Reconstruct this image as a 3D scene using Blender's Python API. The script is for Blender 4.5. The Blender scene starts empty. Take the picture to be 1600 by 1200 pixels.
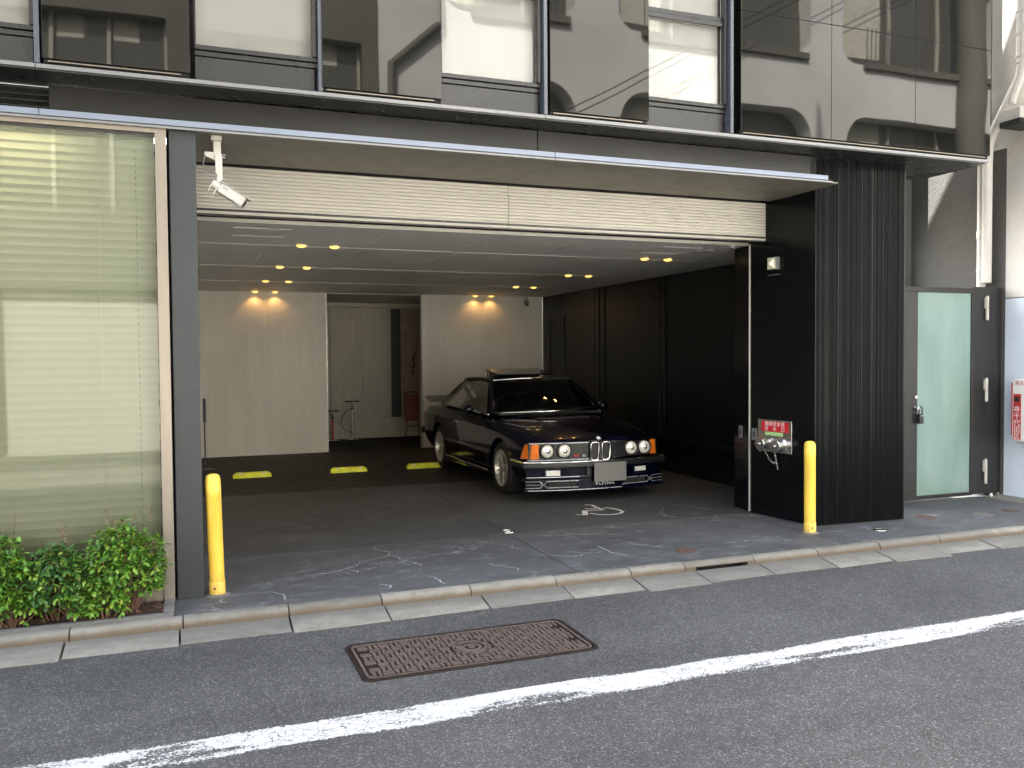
import bpy, bmesh, math, random
from mathutils import Vector, Matrix
random.seed(7)
R = math.radians
SC = bpy.context.scene
COL = SC.collection

# ------------------------------------------------------------------ camera, sky, sun, exposure
cam_d = bpy.data.cameras.new('camera')
cam = bpy.data.objects.new('camera', cam_d)
COL.objects.link(cam)
def cam_axes(yaw, pit, rol):
    f = Vector((math.sin(yaw)*math.cos(pit), math.cos(yaw)*math.cos(pit), math.sin(pit)))
    r = Vector((math.cos(yaw), -math.sin(yaw), 0)); d = f.cross(r)
    c, s = math.cos(rol), math.sin(rol)
    return c*r+s*d, -(-s*r+c*d), -f
_x, _y, _z = cam_axes(0.364008980, -0.0318880726, 0.00765592833)
cam.matrix_world = Matrix(((_x.x, _y.x, _z.x, 0), (_x.y, _y.y, _z.y, 0), (_x.z, _y.z, _z.z, 1.67), (0, 0, 0, 1)))
cam_d.sensor_width = 36.0
cam_d.lens = 1334.75/1600*36.0
cam_d.clip_start = 0.05
cam_d.clip_end = 500
SC.camera = cam

SUN_DIR = Vector((0.60, -1.0, -1.05)).normalized()     # the way the light travels
world = bpy.data.worlds.new('World'); SC.world = world; world.use_nodes = True
wn = world.node_tree; wn.nodes.clear()
w_out = wn.nodes.new('ShaderNodeOutputWorld'); w_bg = wn.nodes.new('ShaderNodeBackground')
w_sky = wn.nodes.new('ShaderNodeTexSky'); w_sky.sky_type = 'NISHITA'; w_sky.sun_disc = False
w_sky.sun_elevation = math.asin(-SUN_DIR.z)
w_sky.sun_rotation = math.atan2(-SUN_DIR.x, -SUN_DIR.y)
w_sky.dust_density = 3.5; w_sky.air_density = 1.0; w_sky.ozone_density = 1.0
w_bg.inputs['Strength'].default_value = 0.15
w_hs = wn.nodes.new('ShaderNodeHueSaturation'); w_hs.inputs['Saturation'].default_value = 0.62    # hazy city sky
wn.links.new(w_sky.outputs[0], w_hs.inputs['Color']); wn.links.new(w_hs.outputs[0], w_bg.inputs['Color']); wn.links.new(w_bg.outputs[0], w_out.inputs['Surface'])
sun_d = bpy.data.lights.new('sun', 'SUN'); sun_d.energy = 4.0; sun_d.angle = R(0.53); sun_d.color = (1.0, 0.97, 0.93)
sun = bpy.data.objects.new('sun', sun_d); COL.objects.link(sun)
sun.rotation_mode = 'QUATERNION'; sun.rotation_quaternion = SUN_DIR.to_track_quat('-Z', 'Y'); sun.location = (-8, 25, 30)
vs = SC.view_settings
vs.view_transform = 'Standard'; vs.look = 'None'; vs.gamma = 1.0; vs.use_curve_mapping = False
vs.exposure = 3.17
vs.use_white_balance = True; vs.white_balance_temperature = 6650; vs.white_balance_tint = 8
SC.cycles.use_denoising = True
SC.cycles.max_bounces = 10; SC.cycles.diffuse_bounces = 5; SC.cycles.glossy_bounces = 5
SC.cycles.transparent_max_bounces = 16; SC.cycles.sample_clamp_indirect = 4.0
SC.cycles.caustics_reflective = False; SC.cycles.caustics_refractive = False

# ------------------------------------------------------------------ mesh helpers
LOCAL = set()          # roots whose children are written in the root's own coordinates
WORLD = {}             # world matrix of every object as built
class MB:
    def __init__(s): s.v = []; s.f = []
    def add(s, vs_, fs):
        n = len(s.v); s.v += [tuple(p) for p in vs_]; s.f += [tuple(i+n for i in f) for f in fs]; return s
    def box(s, x0, x1, y0, y1, z0, z1):
        return s.add([(x0,y0,z0),(x1,y0,z0),(x1,y1,z0),(x0,y1,z0),(x0,y0,z1),(x1,y0,z1),(x1,y1,z1),(x0,y1,z1)],
                     [(0,3,2,1),(4,5,6,7),(0,1,5,4),(1,2,6,5),(2,3,7,6),(3,0,4,7)])
    def obox(s, c, ax, ay, az):
        c, ax, ay, az = Vector(c), Vector(ax), Vector(ay), Vector(az)
        P = [c+i*ax+j*ay+k*az for k in (-1,1) for i, j in ((-1,-1),(1,-1),(1,1),(-1,1))]
        return s.add(P, [(0,3,2,1),(4,5,6,7),(0,1,5,4),(1,2,6,5),(2,3,7,6),(3,0,4,7)])
    def prism(s, poly, z0, z1):
        n = len(poly)
        return s.add([(x,y,z0) for x,y in poly]+[(x,y,z1) for x,y in poly],
                     [tuple(range(n-1,-1,-1)), tuple(range(n,2*n))]+[(i,(i+1)%n,(i+1)%n+n,i+n) for i in range(n)])
    def prism_axis(s, poly, a0, a1, axis):      # poly in the two other axes: axis x -> (y,z), axis y -> (x,z)
        n = len(poly)
        def P(u, w, a): return (a,u,w) if axis == 'x' else (u,a,w)
        fs = [tuple(range(n-1,-1,-1)), tuple(range(n,2*n))]+[(i,(i+1)%n,(i+1)%n+n,i+n) for i in range(n)]
        if axis == 'y': fs = [tuple(reversed(f)) for f in fs]
        return s.add([P(u,w,a0) for u,w in poly]+[P(u,w,a1) for u,w in poly], fs)
    def quad(s, *P): return s.add(P, [tuple(range(len(P)))])
    def lathe(s, prof, o, d, n=24, caps=True):
        o, d = Vector(o), Vector(d).normalized(); a = d.orthogonal().normalized(); b = d.cross(a); V = []; F = []
        for r, h in prof:
            for k in range(n):
                t = 2*math.pi*k/n; V.append(o+d*h+(a*math.cos(t)+b*math.sin(t))*r)
        for i in range(len(prof)-1):
            for k in range(n): F.append((i*n+k, i*n+(k+1)%n, (i+1)*n+(k+1)%n, (i+1)*n+k))
        if caps:
            F.append(tuple(range(n-1,-1,-1))); m = (len(prof)-1)*n; F.append(tuple(range(m, m+n)))
        return s.add(V, F)
    def cyl(s, p0, p1, r0, r1=None, n=16):
        p0, p1 = Vector(p0), Vector(p1)
        return s.lathe([(r0,0),(r0 if r1 is None else r1,(p1-p0).length)], p0, p1-p0, n)
    def tube(s, pts, r, n=8, closed=False):
        P = [Vector(p) for p in pts]; m = len(P); V = []; F = []
        rr = r if isinstance(r, (list, tuple)) else [r]*m
        up = None
        for i in range(m):
            if closed: t = P[(i+1)%m]-P[i-1]
            else: t = P[min(i+1,m-1)]-P[max(i-1,0)]
            t = t.normalized() if t.length > 1e-9 else Vector((0,0,1))
            if up is None: up = t.orthogonal().normalized()
            up = (up-t*up.dot(t)); up = up.normalized() if up.length > 1e-6 else t.orthogonal().normalized()
            b = t.cross(up)
            for k in range(n):
                a = 2*math.pi*k/n; V.append(P[i]+(up*math.cos(a)+b*math.sin(a))*rr[i])
        for i in range(m if closed else m-1):
            j = (i+1) % m
            for k in range(n): F.append((i*n+k, i*n+(k+1)%n, j*n+(k+1)%n, j*n+k))
        if not closed: F.append(tuple(range(n-1,-1,-1))); F.append(tuple(range((m-1)*n, m*n)))
        return s.add(V, F)
    def grid(s, fn, nu, nv, flip=False):
        V = [fn(i/nu, j/nv) for j in range(nv+1) for i in range(nu+1)]; F = []
        for j in range(nv):
            for i in range(nu):
                q = (j*(nu+1)+i, j*(nu+1)+i+1, (j+1)*(nu+1)+i+1, (j+1)*(nu+1)+i)
                F.append(tuple(reversed(q)) if flip else q)
        return s.add(V, F)
    def build(s, name, mat, parent=None, smooth=None, bevel=0, kind=None, label=None):
        me = bpy.data.meshes.new(name); me.from_pydata(s.v, [], s.f); me.update()
        bm = bmesh.new(); bm.from_mesh(me); bmesh.ops.recalc_face_normals(bm, faces=bm.faces) if len(s.f) < 60000 else None
        bm.to_mesh(me); bm.free()
        return finish(name, me, mat, parent, smooth, bevel, kind, label)
def finish(name, me, mat, parent=None, smooth=None, bevel=0, kind=None, label=None):
    for m in (mat if isinstance(mat, (list, tuple)) else [mat]):
        if m: me.materials.append(m)
    if smooth:
        me.polygons.foreach_set('use_smooth', [True]*len(me.polygons)); me.set_sharp_from_angle(angle=R(smooth))
    o = bpy.data.objects.new(name, me); COL.objects.link(o); attach(o, parent)
    if bevel:
        b = o.modifiers.new('bevel', 'BEVEL'); b.width = bevel; b.segments = 2; b.limit_method = 'ANGLE'; b.angle_limit = R(40)
    if kind: o['kind'] = kind
    if label: o['label'] = label
    return o
def attach(o, parent):
    WORLD[o.name] = Matrix.Identity(4)
    if parent is not None:
        o.parent = parent
        if parent.name in LOCAL: LOCAL.add(o.name)
        else: o.matrix_parent_inverse = WORLD[parent.name].inverted()
def thing(name, label, cat, loc=(0,0,0), group=None, local=None):
    o = bpy.data.objects.new(name, None); COL.objects.link(o); o.empty_display_size = 0.1
    if local is not None: o.matrix_world = local; LOCAL.add(o.name); WORLD[o.name] = local
    else: o.location = loc; WORLD[o.name] = Matrix.Translation(loc)
    o['label'] = label; o['category'] = cat
    if group: o['group'] = group
    return o
def tag(o, label, cat, group=None):
    o['label'] = label; o['category'] = cat
    if group: o['group'] = group
    return o
def structure(name, loc=(0,0,0)):
    o = bpy.data.objects.new(name, None); COL.objects.link(o); o.location = loc; o['kind'] = 'structure'
    WORLD[o.name] = Matrix.Translation(loc); return o
def copy_tree(o, delta=(0,0,0), parent=None, label=None):
    c = o.copy(); COL.objects.link(c)
    if parent is not None: c.parent = parent
    else: c.location = o.location + Vector(delta)
    if label: c['label'] = label
    for ch in list(o.children): copy_tree(ch, parent=c)
    return c
def text_mesh(name, body, size, mat, origin, right, up, parent, align='CENTER', depth=0.001, spacing=1.0, line=1.0, stretch=1.0):
    cu = bpy.data.curves.new(name, 'FONT'); cu.body = body; cu.size = size; cu.align_x = align; cu.align_y = 'CENTER'
    cu.extrude = depth; cu.space_character = spacing; cu.space_line = line
    t = bpy.data.objects.new(name+'_t', cu); COL.objects.link(t)
    dg = bpy.context.evaluated_depsgraph_get()
    me = bpy.data.meshes.new_from_object(t.evaluated_get(dg)); bpy.data.objects.remove(t); bpy.data.curves.remove(cu)
    r, u = Vector(right).normalized(), Vector(up).normalized(); n = r.cross(u); o_ = Vector(origin)
    for v in me.vertices: v.co = o_ + r*(v.co.x*stretch) + u*v.co.y + n*v.co.z
    me.materials.clear()
    return finish(name, me, mat, parent)

# ------------------------------------------------------------------ materials
MATS = {}
class NT:
    def __init__(s, name):
        s.m = bpy.data.materials.new(name); s.m.use_nodes = True; s.t = s.m.node_tree; s.b = s.t.nodes['Principled BSDF']; s.out = s.t.nodes['Material Output']
        MATS[name] = s.m
    def n(s, typ, **k):
        x = s.t.nodes.new(typ)
        for a, b in k.items():
            if a in x.inputs: x.inputs[a].default_value = b
            else: setattr(x, a, b)
        return x
    def l(s, a, b): s.t.links.new(a, b)
    def coord(s, scale=(1,1,1)):
        c = s.n('ShaderNodeTexCoord'); mp = s.n('ShaderNodeMapping'); mp.inputs['Scale'].default_value = scale
        s.l(c.outputs['Object'], mp.inputs['Vector']); return mp.outputs['Vector']
    def noise(s, scale, detail=4, rough=0.55, vec=None, stretch=(1,1,1), dist=0.0):
        x = s.n('ShaderNodeTexNoise'); x.inputs['Scale'].default_value = scale; x.inputs['Detail'].default_value = detail
        x.inputs['Roughness'].default_value = rough; x.inputs['Distortion'].default_value = dist
        s.l(vec or s.coord(stretch), x.inputs['Vector']); return x.outputs['Fac']
    def ramp(s, fac, stops):
        r = s.n('ShaderNodeValToRGB'); e = r.color_ramp.elements
        while len(e) < len(stops): e.new(0.5)
        for el, (p, c) in zip(e, stops): el.position = p; el.color = (*c, 1) if len(c) == 3 else c
        s.l(fac, r.inputs['Fac']); return r.outputs['Color']
    def g(s, fac, a, b, lo=(0,0,0), hi=(1,1,1)): return s.ramp(fac, [(a, lo), (b, hi)])
    def mix(s, fac, a, b, mode='MIX'):
        x = s.n('ShaderNodeMix', data_type='RGBA', blend_type=mode)
        for i, v in ((0, fac), (6, a), (7, b)):
            if isinstance(v, (int, float)): x.inputs[i].default_value = v
            elif isinstance(v, tuple): x.inputs[i].default_value = (*v, 1)
            else: s.l(v, x.inputs[i])
        return x.outputs[2]
    def math(s, op, a, b=0.0):
        x = s.n('ShaderNodeMath', operation=op)
        for i, v in ((0, a), (1, b)):
            if isinstance(v, (int, float)): x.inputs[i].default_value = v
            else: s.l(v, x.inputs[i])
        return x.outputs[0]
    def bump(s, h, strength=0.3, dist=0.01):
        x = s.n('ShaderNodeBump'); x.inputs['Strength'].default_value = strength; x.inputs['Distance'].default_value = dist
        s.l(h, x.inputs['Height']); s.l(x.outputs[0], s.b.inputs['Normal']); return x
    def set(s, **k):
        for a, v in k.items():
            i = s.b.inputs[a.replace('_', ' ')]
            if isinstance(v, tuple) and len(v) == 3: i.default_value = (*v, 1)
            elif isinstance(v, (int, float, tuple)): i.default_value = v
            else: s.l(v, i)
        return s
def simple(name, col, rough=0.5, metal=0.0, var=0.12, scale=6.0, bump=0.0, bscale=80, spec=0.5, coat=0.0, ior=1.5, stretch=(1,1,1)):
    t = NT(name); c = tuple(col); d = tuple(x*(1-var) for x in c); u = tuple(min(1, x*(1+var)) for x in c)
    f = t.noise(scale, 5, 0.6, stretch=stretch)
    t.set(Base_Color=t.g(f, 0.3, 0.7, d, u), Metallic=metal, Specular_IOR_Level=spec, Coat_Weight=coat, IOR=ior)
    rf = t.noise(scale*2.3, 3, 0.6, stretch=stretch)
    rr = t.n('ShaderNodeMapRange'); t.l(rf, rr.inputs[0]); rr.inputs[1].default_value = 0.3; rr.inputs[2].default_value = 0.7
    rr.inputs[3].default_value = max(0.0, rough*0.85); rr.inputs[4].default_value = min(1, rough*1.15); t.l(rr.outputs[0], t.b.inputs['Roughness'])
    if bump: t.bump(t.noise(bscale, 4, 0.6, stretch=stretch), bump, 0.004)
    return t.m
def glass(name, tint=(0.9,0.95,0.92), ior=1.5, refl=(1,1,1), rough=0.0):
    t = NT(name); tr = t.n('ShaderNodeBsdfTransparent'); tr.inputs[0].default_value = (*tint, 1)
    gl = t.n('ShaderNodeBsdfGlossy'); gl.inputs['Roughness'].default_value = rough; gl.inputs[0].default_value = (*refl, 1)
    fr = t.n('ShaderNodeFresnel'); fr.inputs['IOR'].default_value = ior
    mx = t.n('ShaderNodeMixShader'); t.l(fr.outputs[0], mx.inputs[0]); t.l(tr.outputs[0], mx.inputs[1]); t.l(gl.outputs[0], mx.inputs[2])
    t.l(mx.outputs[0], t.out.inputs['Surface']); return t.m
def emit(name, col, strength):
    t = NT(name); t.set(Base_Color=(0.3,0.3,0.3), Emission_Color=col, Emission_Strength=strength); return t.m

# asphalt
t = NT('asphalt')
vo = t.n('ShaderNodeTexVoronoi'); vo.inputs['Scale'].default_value = 145; t.l(t.coord(), vo.inputs['Vector'])
sep = t.n('ShaderNodeSeparateColor'); t.l(vo.outputs['Color'], sep.inputs[0])
agg = t.ramp(sep.outputs[0], [(0.0,(0.058,0.058,0.0575)),(0.5,(0.082,0.082,0.081)),(0.87,(0.108,0.107,0.105)),(0.985,(0.235,0.23,0.22))])
big = t.noise(0.7, 5, 0.6); mid = t.noise(9, 4, 0.6)
trk = t.noise(0.55, 4, 0.6, stretch=(0.18,1.6,1), dist=0.5); stn = t.noise(2.3, 5, 0.7, dist=1.2)
c1 = t.mix(t.g(big,0.35,0.68), agg, t.mix(1.0, agg, (0.74,0.74,0.755), 'MULTIPLY'))
c1 = t.mix(t.g(trk,0.46,0.66), c1, t.mix(1.0, c1, (0.80,0.80,0.80), 'MULTIPLY')); c1 = t.mix(t.g(stn,0.62,0.74), c1, t.mix(1.0, c1, (0.70,0.70,0.69), 'MULTIPLY'))
c2 = t.mix(t.g(mid,0.35,0.7), c1, t.mix(1.0, c1, (0.82,0.82,0.83), 'MULTIPLY'))
t.set(Base_Color=c2, Roughness=0.85, Specular_IOR_Level=0.3); t.bump(vo.outputs['Distance'], 0.3, 0.004)
ASPHALT_COLOR = None
# white road paint, worn through to the asphalt
t = NT('worn_road_paint')
vo = t.n('ShaderNodeTexVoronoi'); vo.inputs['Scale'].default_value = 170; t.l(t.coord(), vo.inputs['Vector'])
sep = t.n('ShaderNodeSeparateColor'); t.l(vo.outputs['Color'], sep.inputs[0])
agg = t.ramp(sep.outputs[0], [(0.0,(0.050,0.050,0.051)),(0.5,(0.085,0.085,0.086)),(0.86,(0.135,0.133,0.130))])
vc = t.n('ShaderNodeTexVoronoi', feature='DISTANCE_TO_EDGE'); vc.inputs['Scale'].default_value = 17
wv = t.n('ShaderNodeVectorMath', operation='ADD'); nz = t.n('ShaderNodeTexNoise'); nz.inputs['Scale'].default_value = 14
t.l(t.coord(), nz.inputs['Vector']); sc_ = t.n('ShaderNodeVectorMath', operation='SCALE'); sc_.inputs['Scale'].default_value = 0.09
t.l(nz.outputs['Color'], sc_.inputs[0]); t.l(t.coord(), wv.inputs[0]); t.l(sc_.outputs[0], wv.inputs[1]); t.l(wv.outputs[0], vc.inputs['Vector'])
fine = t.noise(70, 4, 0.75); patch = t.noise(2.2, 3, 0.6, stretch=(0.6,3,1)); m2 = t.noise(22, 5, 0.75)
c = t.n('ShaderNodeTexCoord'); sx = t.n('ShaderNodeSeparateXYZ'); t.l(c.outputs['Object'], sx.inputs[0])
edge = t.math('ABSOLUTE', t.math('SUBTRACT', sx.outputs[1], 4.075))      # distance from the line's axis
wear = t.math('ADD', t.math('MULTIPLY', t.g(patch,0.43,0.66), 0.25), t.math('MULTIPLY', t.g(edge,0.096,0.128), 0.24))
left = t.g(sx.outputs[0], -0.6, 1.6, (0.10,0.10,0.10), (0.0,0.0,0.0))
low = t.math('ABSOLUTE', t.math('SUBTRACT', sx.outputs[1], 4.015)); wear = t.math('ADD', wear, t.math('MULTIPLY', t.g(low,0.010,0.060,(1,1,1),(0,0,0)), t.math('MULTIPLY', t.g(t.noise(1.1,3,0.6,stretch=(1,0.2,1)),0.40,0.62), 0.15)))
wear = t.math('ADD', wear, left)
thr = t.math('ADD', t.math('MULTIPLY', m2, 0.3), t.math('MULTIPLY', fine, 0.7))
holes = t.g(t.math('ADD', thr, wear), 0.70, 0.76)
crk = t.math('MULTIPLY', t.g(vc.outputs['Distance'],0.0,0.035,(1,1,1),(0,0,0)), t.g(t.noise(5,2),0.45,0.6))
msk = t.math('MAXIMUM', holes, crk)
pc = t.mix(t.g(t.noise(30,4),0.35,0.7), (0.54,0.54,0.54), (0.42,0.42,0.42))
t.set(Base_Color=pc, Roughness=0.7, Specular_IOR_Level=0.3)
trn = t.n('ShaderNodeBsdfTransparent'); mx = t.n('ShaderNodeMixShader'); t.l(msk, mx.inputs[0]); t.l(t.b.outputs[0], mx.inputs[1]); t.l(trn.outputs[0], mx.inputs[2]); t.l(mx.outputs[0], t.out.inputs['Surface'])
# forecourt concrete
def concrete(name, base, tint, crack=0.5, dark=0.6):
    t = NT(name); lo = tuple(x*dark for x in base)
    a = t.noise(0.9, 6, 0.62, stretch=(1,1.6,1), dist=0.6); b = t.noise(5, 6, 0.65, stretch=(1,2.2,1)); f = t.noise(120, 3, 0.6)
    col = t.g(a, 0.32, 0.7, lo, base); col = t.mix(t.g(b,0.5,0.78), col, tint)
    col = t.mix(t.g(f,0.3,0.75), t.mix(1.0,col,(0.86,0.86,0.87),'MULTIPLY'), col)
    # lime-white hair cracks, only in places
    vc = t.n('ShaderNodeTexVoronoi', feature='DISTANCE_TO_EDGE'); vc.inputs['Scale'].default_value = 2.6
    nz = t.n('ShaderNodeTexNoise'); nz.inputs['Scale'].default_value = 5; nz.inputs['Detail'].default_value = 6; nz.inputs['Roughness'].default_value = 0.7
    t.l(t.coord(), nz.inputs['Vector']); s1 = t.n('ShaderNodeVectorMath', operation='SCALE'); s1.inputs['Scale'].default_value = 0.42
    t.l(nz.outputs['Color'], s1.inputs[0]); ad = t.n('ShaderNodeVectorMath', operation='ADD'); t.l(t.coord((1,1.4,1)), ad.inputs[0]); t.l(s1.outputs[0], ad.inputs[1]); t.l(ad.outputs[0], vc.inputs['Vector'])
    ck = t.math('MULTIPLY', t.g(vc.outputs['Distance'],0.004,0.018,(1,1,1),(0,0,0)), t.g(t.noise(1.3,4,0.6),0.52,0.66))
    ck = t.math('MULTIPLY', ck, crack)
    col = t.mix(ck, col, (0.42,0.44,0.44))
    t.set(Base_Color=col, Roughness=t.g(b,0.3,0.7,(0.55,)*3,(0.8,)*3), Specular_IOR_Level=0.35); t.bump(f, 0.15, 0.003); return t.m
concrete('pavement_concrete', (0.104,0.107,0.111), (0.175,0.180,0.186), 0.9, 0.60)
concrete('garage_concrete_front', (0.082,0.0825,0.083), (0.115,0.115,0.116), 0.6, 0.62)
concrete('garage_concrete', (0.022,0.0216,0.0208), (0.038,0.0375,0.0365), 0.5, 0.62)  # rear bays: light falling off into the garage, put into the colour
def stone(name, base, dirt, scale=4, band=None):
    t = NT(name); oi = t.n('ShaderNodeObjectInfo'); a = t.noise(scale, 6, 0.65, stretch=(1,2,3)); f = t.noise(160, 3, 0.7); g_ = t.noise(14, 5, 0.7)
    col = t.mix(t.g(a,0.35,0.66), base, tuple(x*0.72 for x in base)); col = t.mix(oi.outputs['Random'], col, t.mix(1.0, col, (0.64,0.645,0.67), 'MULTIPLY')); col = t.mix(t.g(g_,0.55,0.78), col, dirt)
    col = t.mix(t.g(f,0.45,0.75), col, t.mix(1.0,col,(0.72,0.71,0.69),'MULTIPLY'))
    if band:
        co = t.n('ShaderNodeTexCoord'); sx = t.n('ShaderNodeSeparateXYZ'); t.l(co.outputs['Object'], sx.inputs[0])
        v = sx.outputs['xyz'.index(band[0])]; w_ = t.math('ADD', v, t.math('MULTIPLY', t.math('SUBTRACT', t.noise(7,5,0.7,stretch=(1,2,2)), 0.5), (band[2]-band[1])*1.6))
        mr = t.n('ShaderNodeMapRange'); t.l(w_, mr.inputs[0]); mr.inputs[1].default_value = band[1]; mr.inputs[2].default_value = band[2]
        col = t.mix(t.math('MULTIPLY', mr.outputs[0], 0.8), col, band[3])
    t.set(Base_Color=col, Roughness=0.88, Specular_IOR_Level=0.25); t.bump(f, 0.35, 0.004); return t.m
stone('kerb_stone', (0.285,0.272,0.238), (0.15,0.125,0.10), band=('z',-0.012,-0.040,(0.115,0.085,0.058)))
stone('gutter_concrete', (0.295,0.282,0.25), (0.15,0.14,0.125), band=('y',5.69,5.80,(0.125,0.12,0.11)))
stone('granite', (0.26,0.26,0.26), (0.12,0.12,0.12), 9)
simple('joint_dark', (0.02,0.02,0.02), 0.9)
simple('cast_iron', (0.020,0.012,0.011), 0.55, 0.35, 0.3, 20, 0.3, 140)
simple('cast_iron_worn', (0.118,0.092,0.083), 0.5, 0.15, 0.25, 40, 0.2, 200)
simple('rust_iron', (0.095,0.058,0.045), 0.8, 0.1, 0.3, 30, 0.3)
simple('grey_metal', (0.024,0.029,0.034), 0.45, 0.0, 0.06, 3)
simple('fascia_metal', (0.010,0.0095,0.0085), 0.4, 0.0, 0.12, 2, spec=0.4, stretch=(0.4,1,1))
simple('frame_metal', (0.026,0.026,0.027), 0.3, 0.1, 0.1, 4)
simple('gate_metal', (0.021,0.0205,0.0205), 0.4, 0.0, 0.1, 3, spec=0.45)
simple('mullion_metal', (0.085,0.095,0.115), 0.3, 0.3, 0.06, 4)
simple('ledge_metal', (0.20,0.20,0.205), 0.38, 0.35, 0.08, 3, stretch=(0.3,1,1))
simple('canopy_strip', (0.19,0.22,0.28), 0.4, 0.2, 0.08, 3, stretch=(0.3,1,1))
simple('soffit', (0.20,0.185,0.15), 0.5, 0.0, 0.05, 2)
simple('shutter_cream', (0.56,0.535,0.48), 0.5, 0.0, 0.05, 3, stretch=(0.3,1,6))
simple('ceiling_board', (0.74,0.73,0.71), 0.6, 0.0, 0.05, 1.5)
simple('trim_pale', (0.55,0.53,0.49), 0.35, 0.3, 0.05, 5)
simple('black_gap', (0.006,0.006,0.006), 0.8)
t = NT('garage_cladding')
a = t.noise(7, 6, 0.7, stretch=(6,6,0.12)); b = t.noise(1.2, 4, 0.6, stretch=(1,1,0.3))
cc = t.g(a,0.3,0.72,(0.70,0.67,0.605),(0.80,0.77,0.70)); cc = t.mix(t.g(b,0.4,0.7), cc, t.mix(1.0,cc,(0.86,0.86,0.85),'MULTIPLY'))
t.set(Base_Color=cc, Roughness=0.55, Specular_IOR_Level=0.35)
simple('recess_board', (0.55,0.515,0.43), 0.6, 0.0, 0.12, 5, stretch=(4,4,0.3))
simple('tan_board', (0.42,0.33,0.245), 0.7, 0.0, 0.2, 5)
simple('slate_strip', (0.05,0.055,0.058), 0.5)
simple('black_panel', (0.0045,0.0072,0.0102), 0.34, 0.0, 0.2, 3, spec=0.3)
simple('black_panel_gloss', (0.003,0.0036,0.0044), 0.2, 0.0, 0.2, 2, spec=0.25)
simple('ribbed_black', (0.0022,0.0026,0.0032), 0.45, 0.0, 0.25, 4, spec=0.05, stretch=(3,3,0.3))
t = NT('black_glass'); t.set(Base_Color=(0.006,0.006,0.005), Roughness=0.022, IOR=1.43, Specular_IOR_Level=0.5, Specular_Tint=(1.0,0.98,0.95,1))
nw = t.noise(0.9, 1, 0.4); t.bump(nw, 0.06, 0.05)
t = NT('window_glass_mat'); MATS.pop('window_glass_mat')
glass('window_glass', (0.93,0.935,0.93), 1.38)
glass('shop_glass', (0.955,0.985,0.95), 1.38)
glass('car_side_glass', (0.17,0.24,0.21), 1.34)
glass('car_glass', (0.36,0.47,0.43), 1.34)
simple('blind_white', (0.48,0.48,0.475), 0.7, 0.0, 0.03, 1.2)
t = NT('slat_mat'); t.set(Base_Color=t.g(t.noise(2,3,stretch=(0.3,1,1)),0.3,0.7,(0.48,0.48,0.41),(0.54,0.54,0.465)), Roughness=0.45)
tl = t.n('ShaderNodeBsdfTranslucent'); tl.inputs[0].default_value = (0.62,0.60,0.46,1); mx = t.n('ShaderNodeMixShader'); mx.inputs[0].default_value = 0.35
t.l(t.b.outputs[0], mx.inputs[1]); t.l(tl.outputs[0], mx.inputs[2]); t.l(mx.outputs[0], t.out.inputs['Surface'])
simple('cord_grey', (0.15,0.14,0.11), 0.8)
simple('beige_steel', (0.27,0.235,0.20), 0.33, 0.55, 0.08, 3, stretch=(4,4,0.3))
simple('plinth_dark', (0.03,0.03,0.03), 0.4)
t = NT('bollard_yellow'); co = t.n('ShaderNodeTexCoord'); sz = t.n('ShaderNodeSeparateXYZ'); t.l(co.outputs['Object'], sz.inputs[0])
pa = t.g(t.noise(6,5,0.6,stretch=(2,2,0.5)),0.3,0.7,(0.80,0.50,0.06),(0.90,0.60,0.085)); sc1 = t.noise(28,5,0.75,stretch=(1,1,0.25)); sp1 = t.noise(90,3,0.7)
col = t.mix(t.g(sc1,0.60,0.72), pa, (0.52,0.33,0.07)); col = t.mix(t.math('MULTIPLY', t.g(sp1,0.66,0.72), t.g(t.noise(4,3),0.45,0.6)), col, (0.16,0.12,0.07))
foot = t.math('MULTIPLY', t.g(sz.outputs[2],0.02,0.20,(1,1,1),(0,0,0)), t.g(t.noise(22,5,0.75,stretch=(1,1,0.4)),0.34,0.62))
t.set(Base_Color=t.mix(t.math('MULTIPLY', foot, 0.75), col, (0.25,0.18,0.08)), Roughness=0.5); t.bump(sc1, 0.08, 0.003)
simple('stop_yellow', (0.72,0.76,0.04), 0.45, 0.0, 0.18, 14, 0.25, 90)
simple('reflector', (0.75,0.75,0.6), 0.15)
simple('stainless', (0.55,0.54,0.52), 0.24, 0.95, 0.1, 8)
simple('white_paint_metal', (0.44,0.425,0.385), 0.4, 0.0, 0.06, 8)
simple('dark_plastic', (0.018,0.018,0.018), 0.4, 0.0, 0.15, 20)
simple('grey_plastic', (0.16,0.16,0.17), 0.4, 0.0, 0.1, 20)
simple('pvc_white', (0.62,0.61,0.56), 0.45, 0.0, 0.1, 4, stretch=(2,2,0.4))
simple('sign_red', (0.60,0.012,0.025), 0.35, 0.0, 0.08, 10)
simple('box_red', (0.50,0.03,0.035), 0.4, 0.0, 0.15, 10)
simple('sign_white', (0.80,0.78,0.75), 0.5, 0.0, 0.03, 10)
simple('label_green', (0.45,0.72,0.28), 0.5, 0.0, 0.05, 10)
simple('label_cream', (0.62,0.68,0.5), 0.5, 0.0, 0.05, 10)
def mortar(name, base, sc=9, bs=0.8):
    t = NT(name); a = t.noise(1.1,5,0.6); b = t.noise(sc,6,0.7,stretch=(1,1,2.2),dist=1.4); f = t.noise(60,4,0.7)
    col = t.mix(t.g(a,0.35,0.7), base, tuple(x*0.84 for x in base)); col = t.mix(t.g(b,0.55,0.8), col, t.mix(1.0,col,(0.86,0.86,0.85),'MULTIPLY'))
    t.set(Base_Color=col, Roughness=0.9, Specular_IOR_Level=0.2)
    h = t.math('ADD', t.math('MULTIPLY', b, 0.75), t.math('MULTIPLY', f, 0.25)); t.bump(h, bs, 0.03); return t.m
mortar('mortar_grey', (0.115,0.111,0.105))
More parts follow.
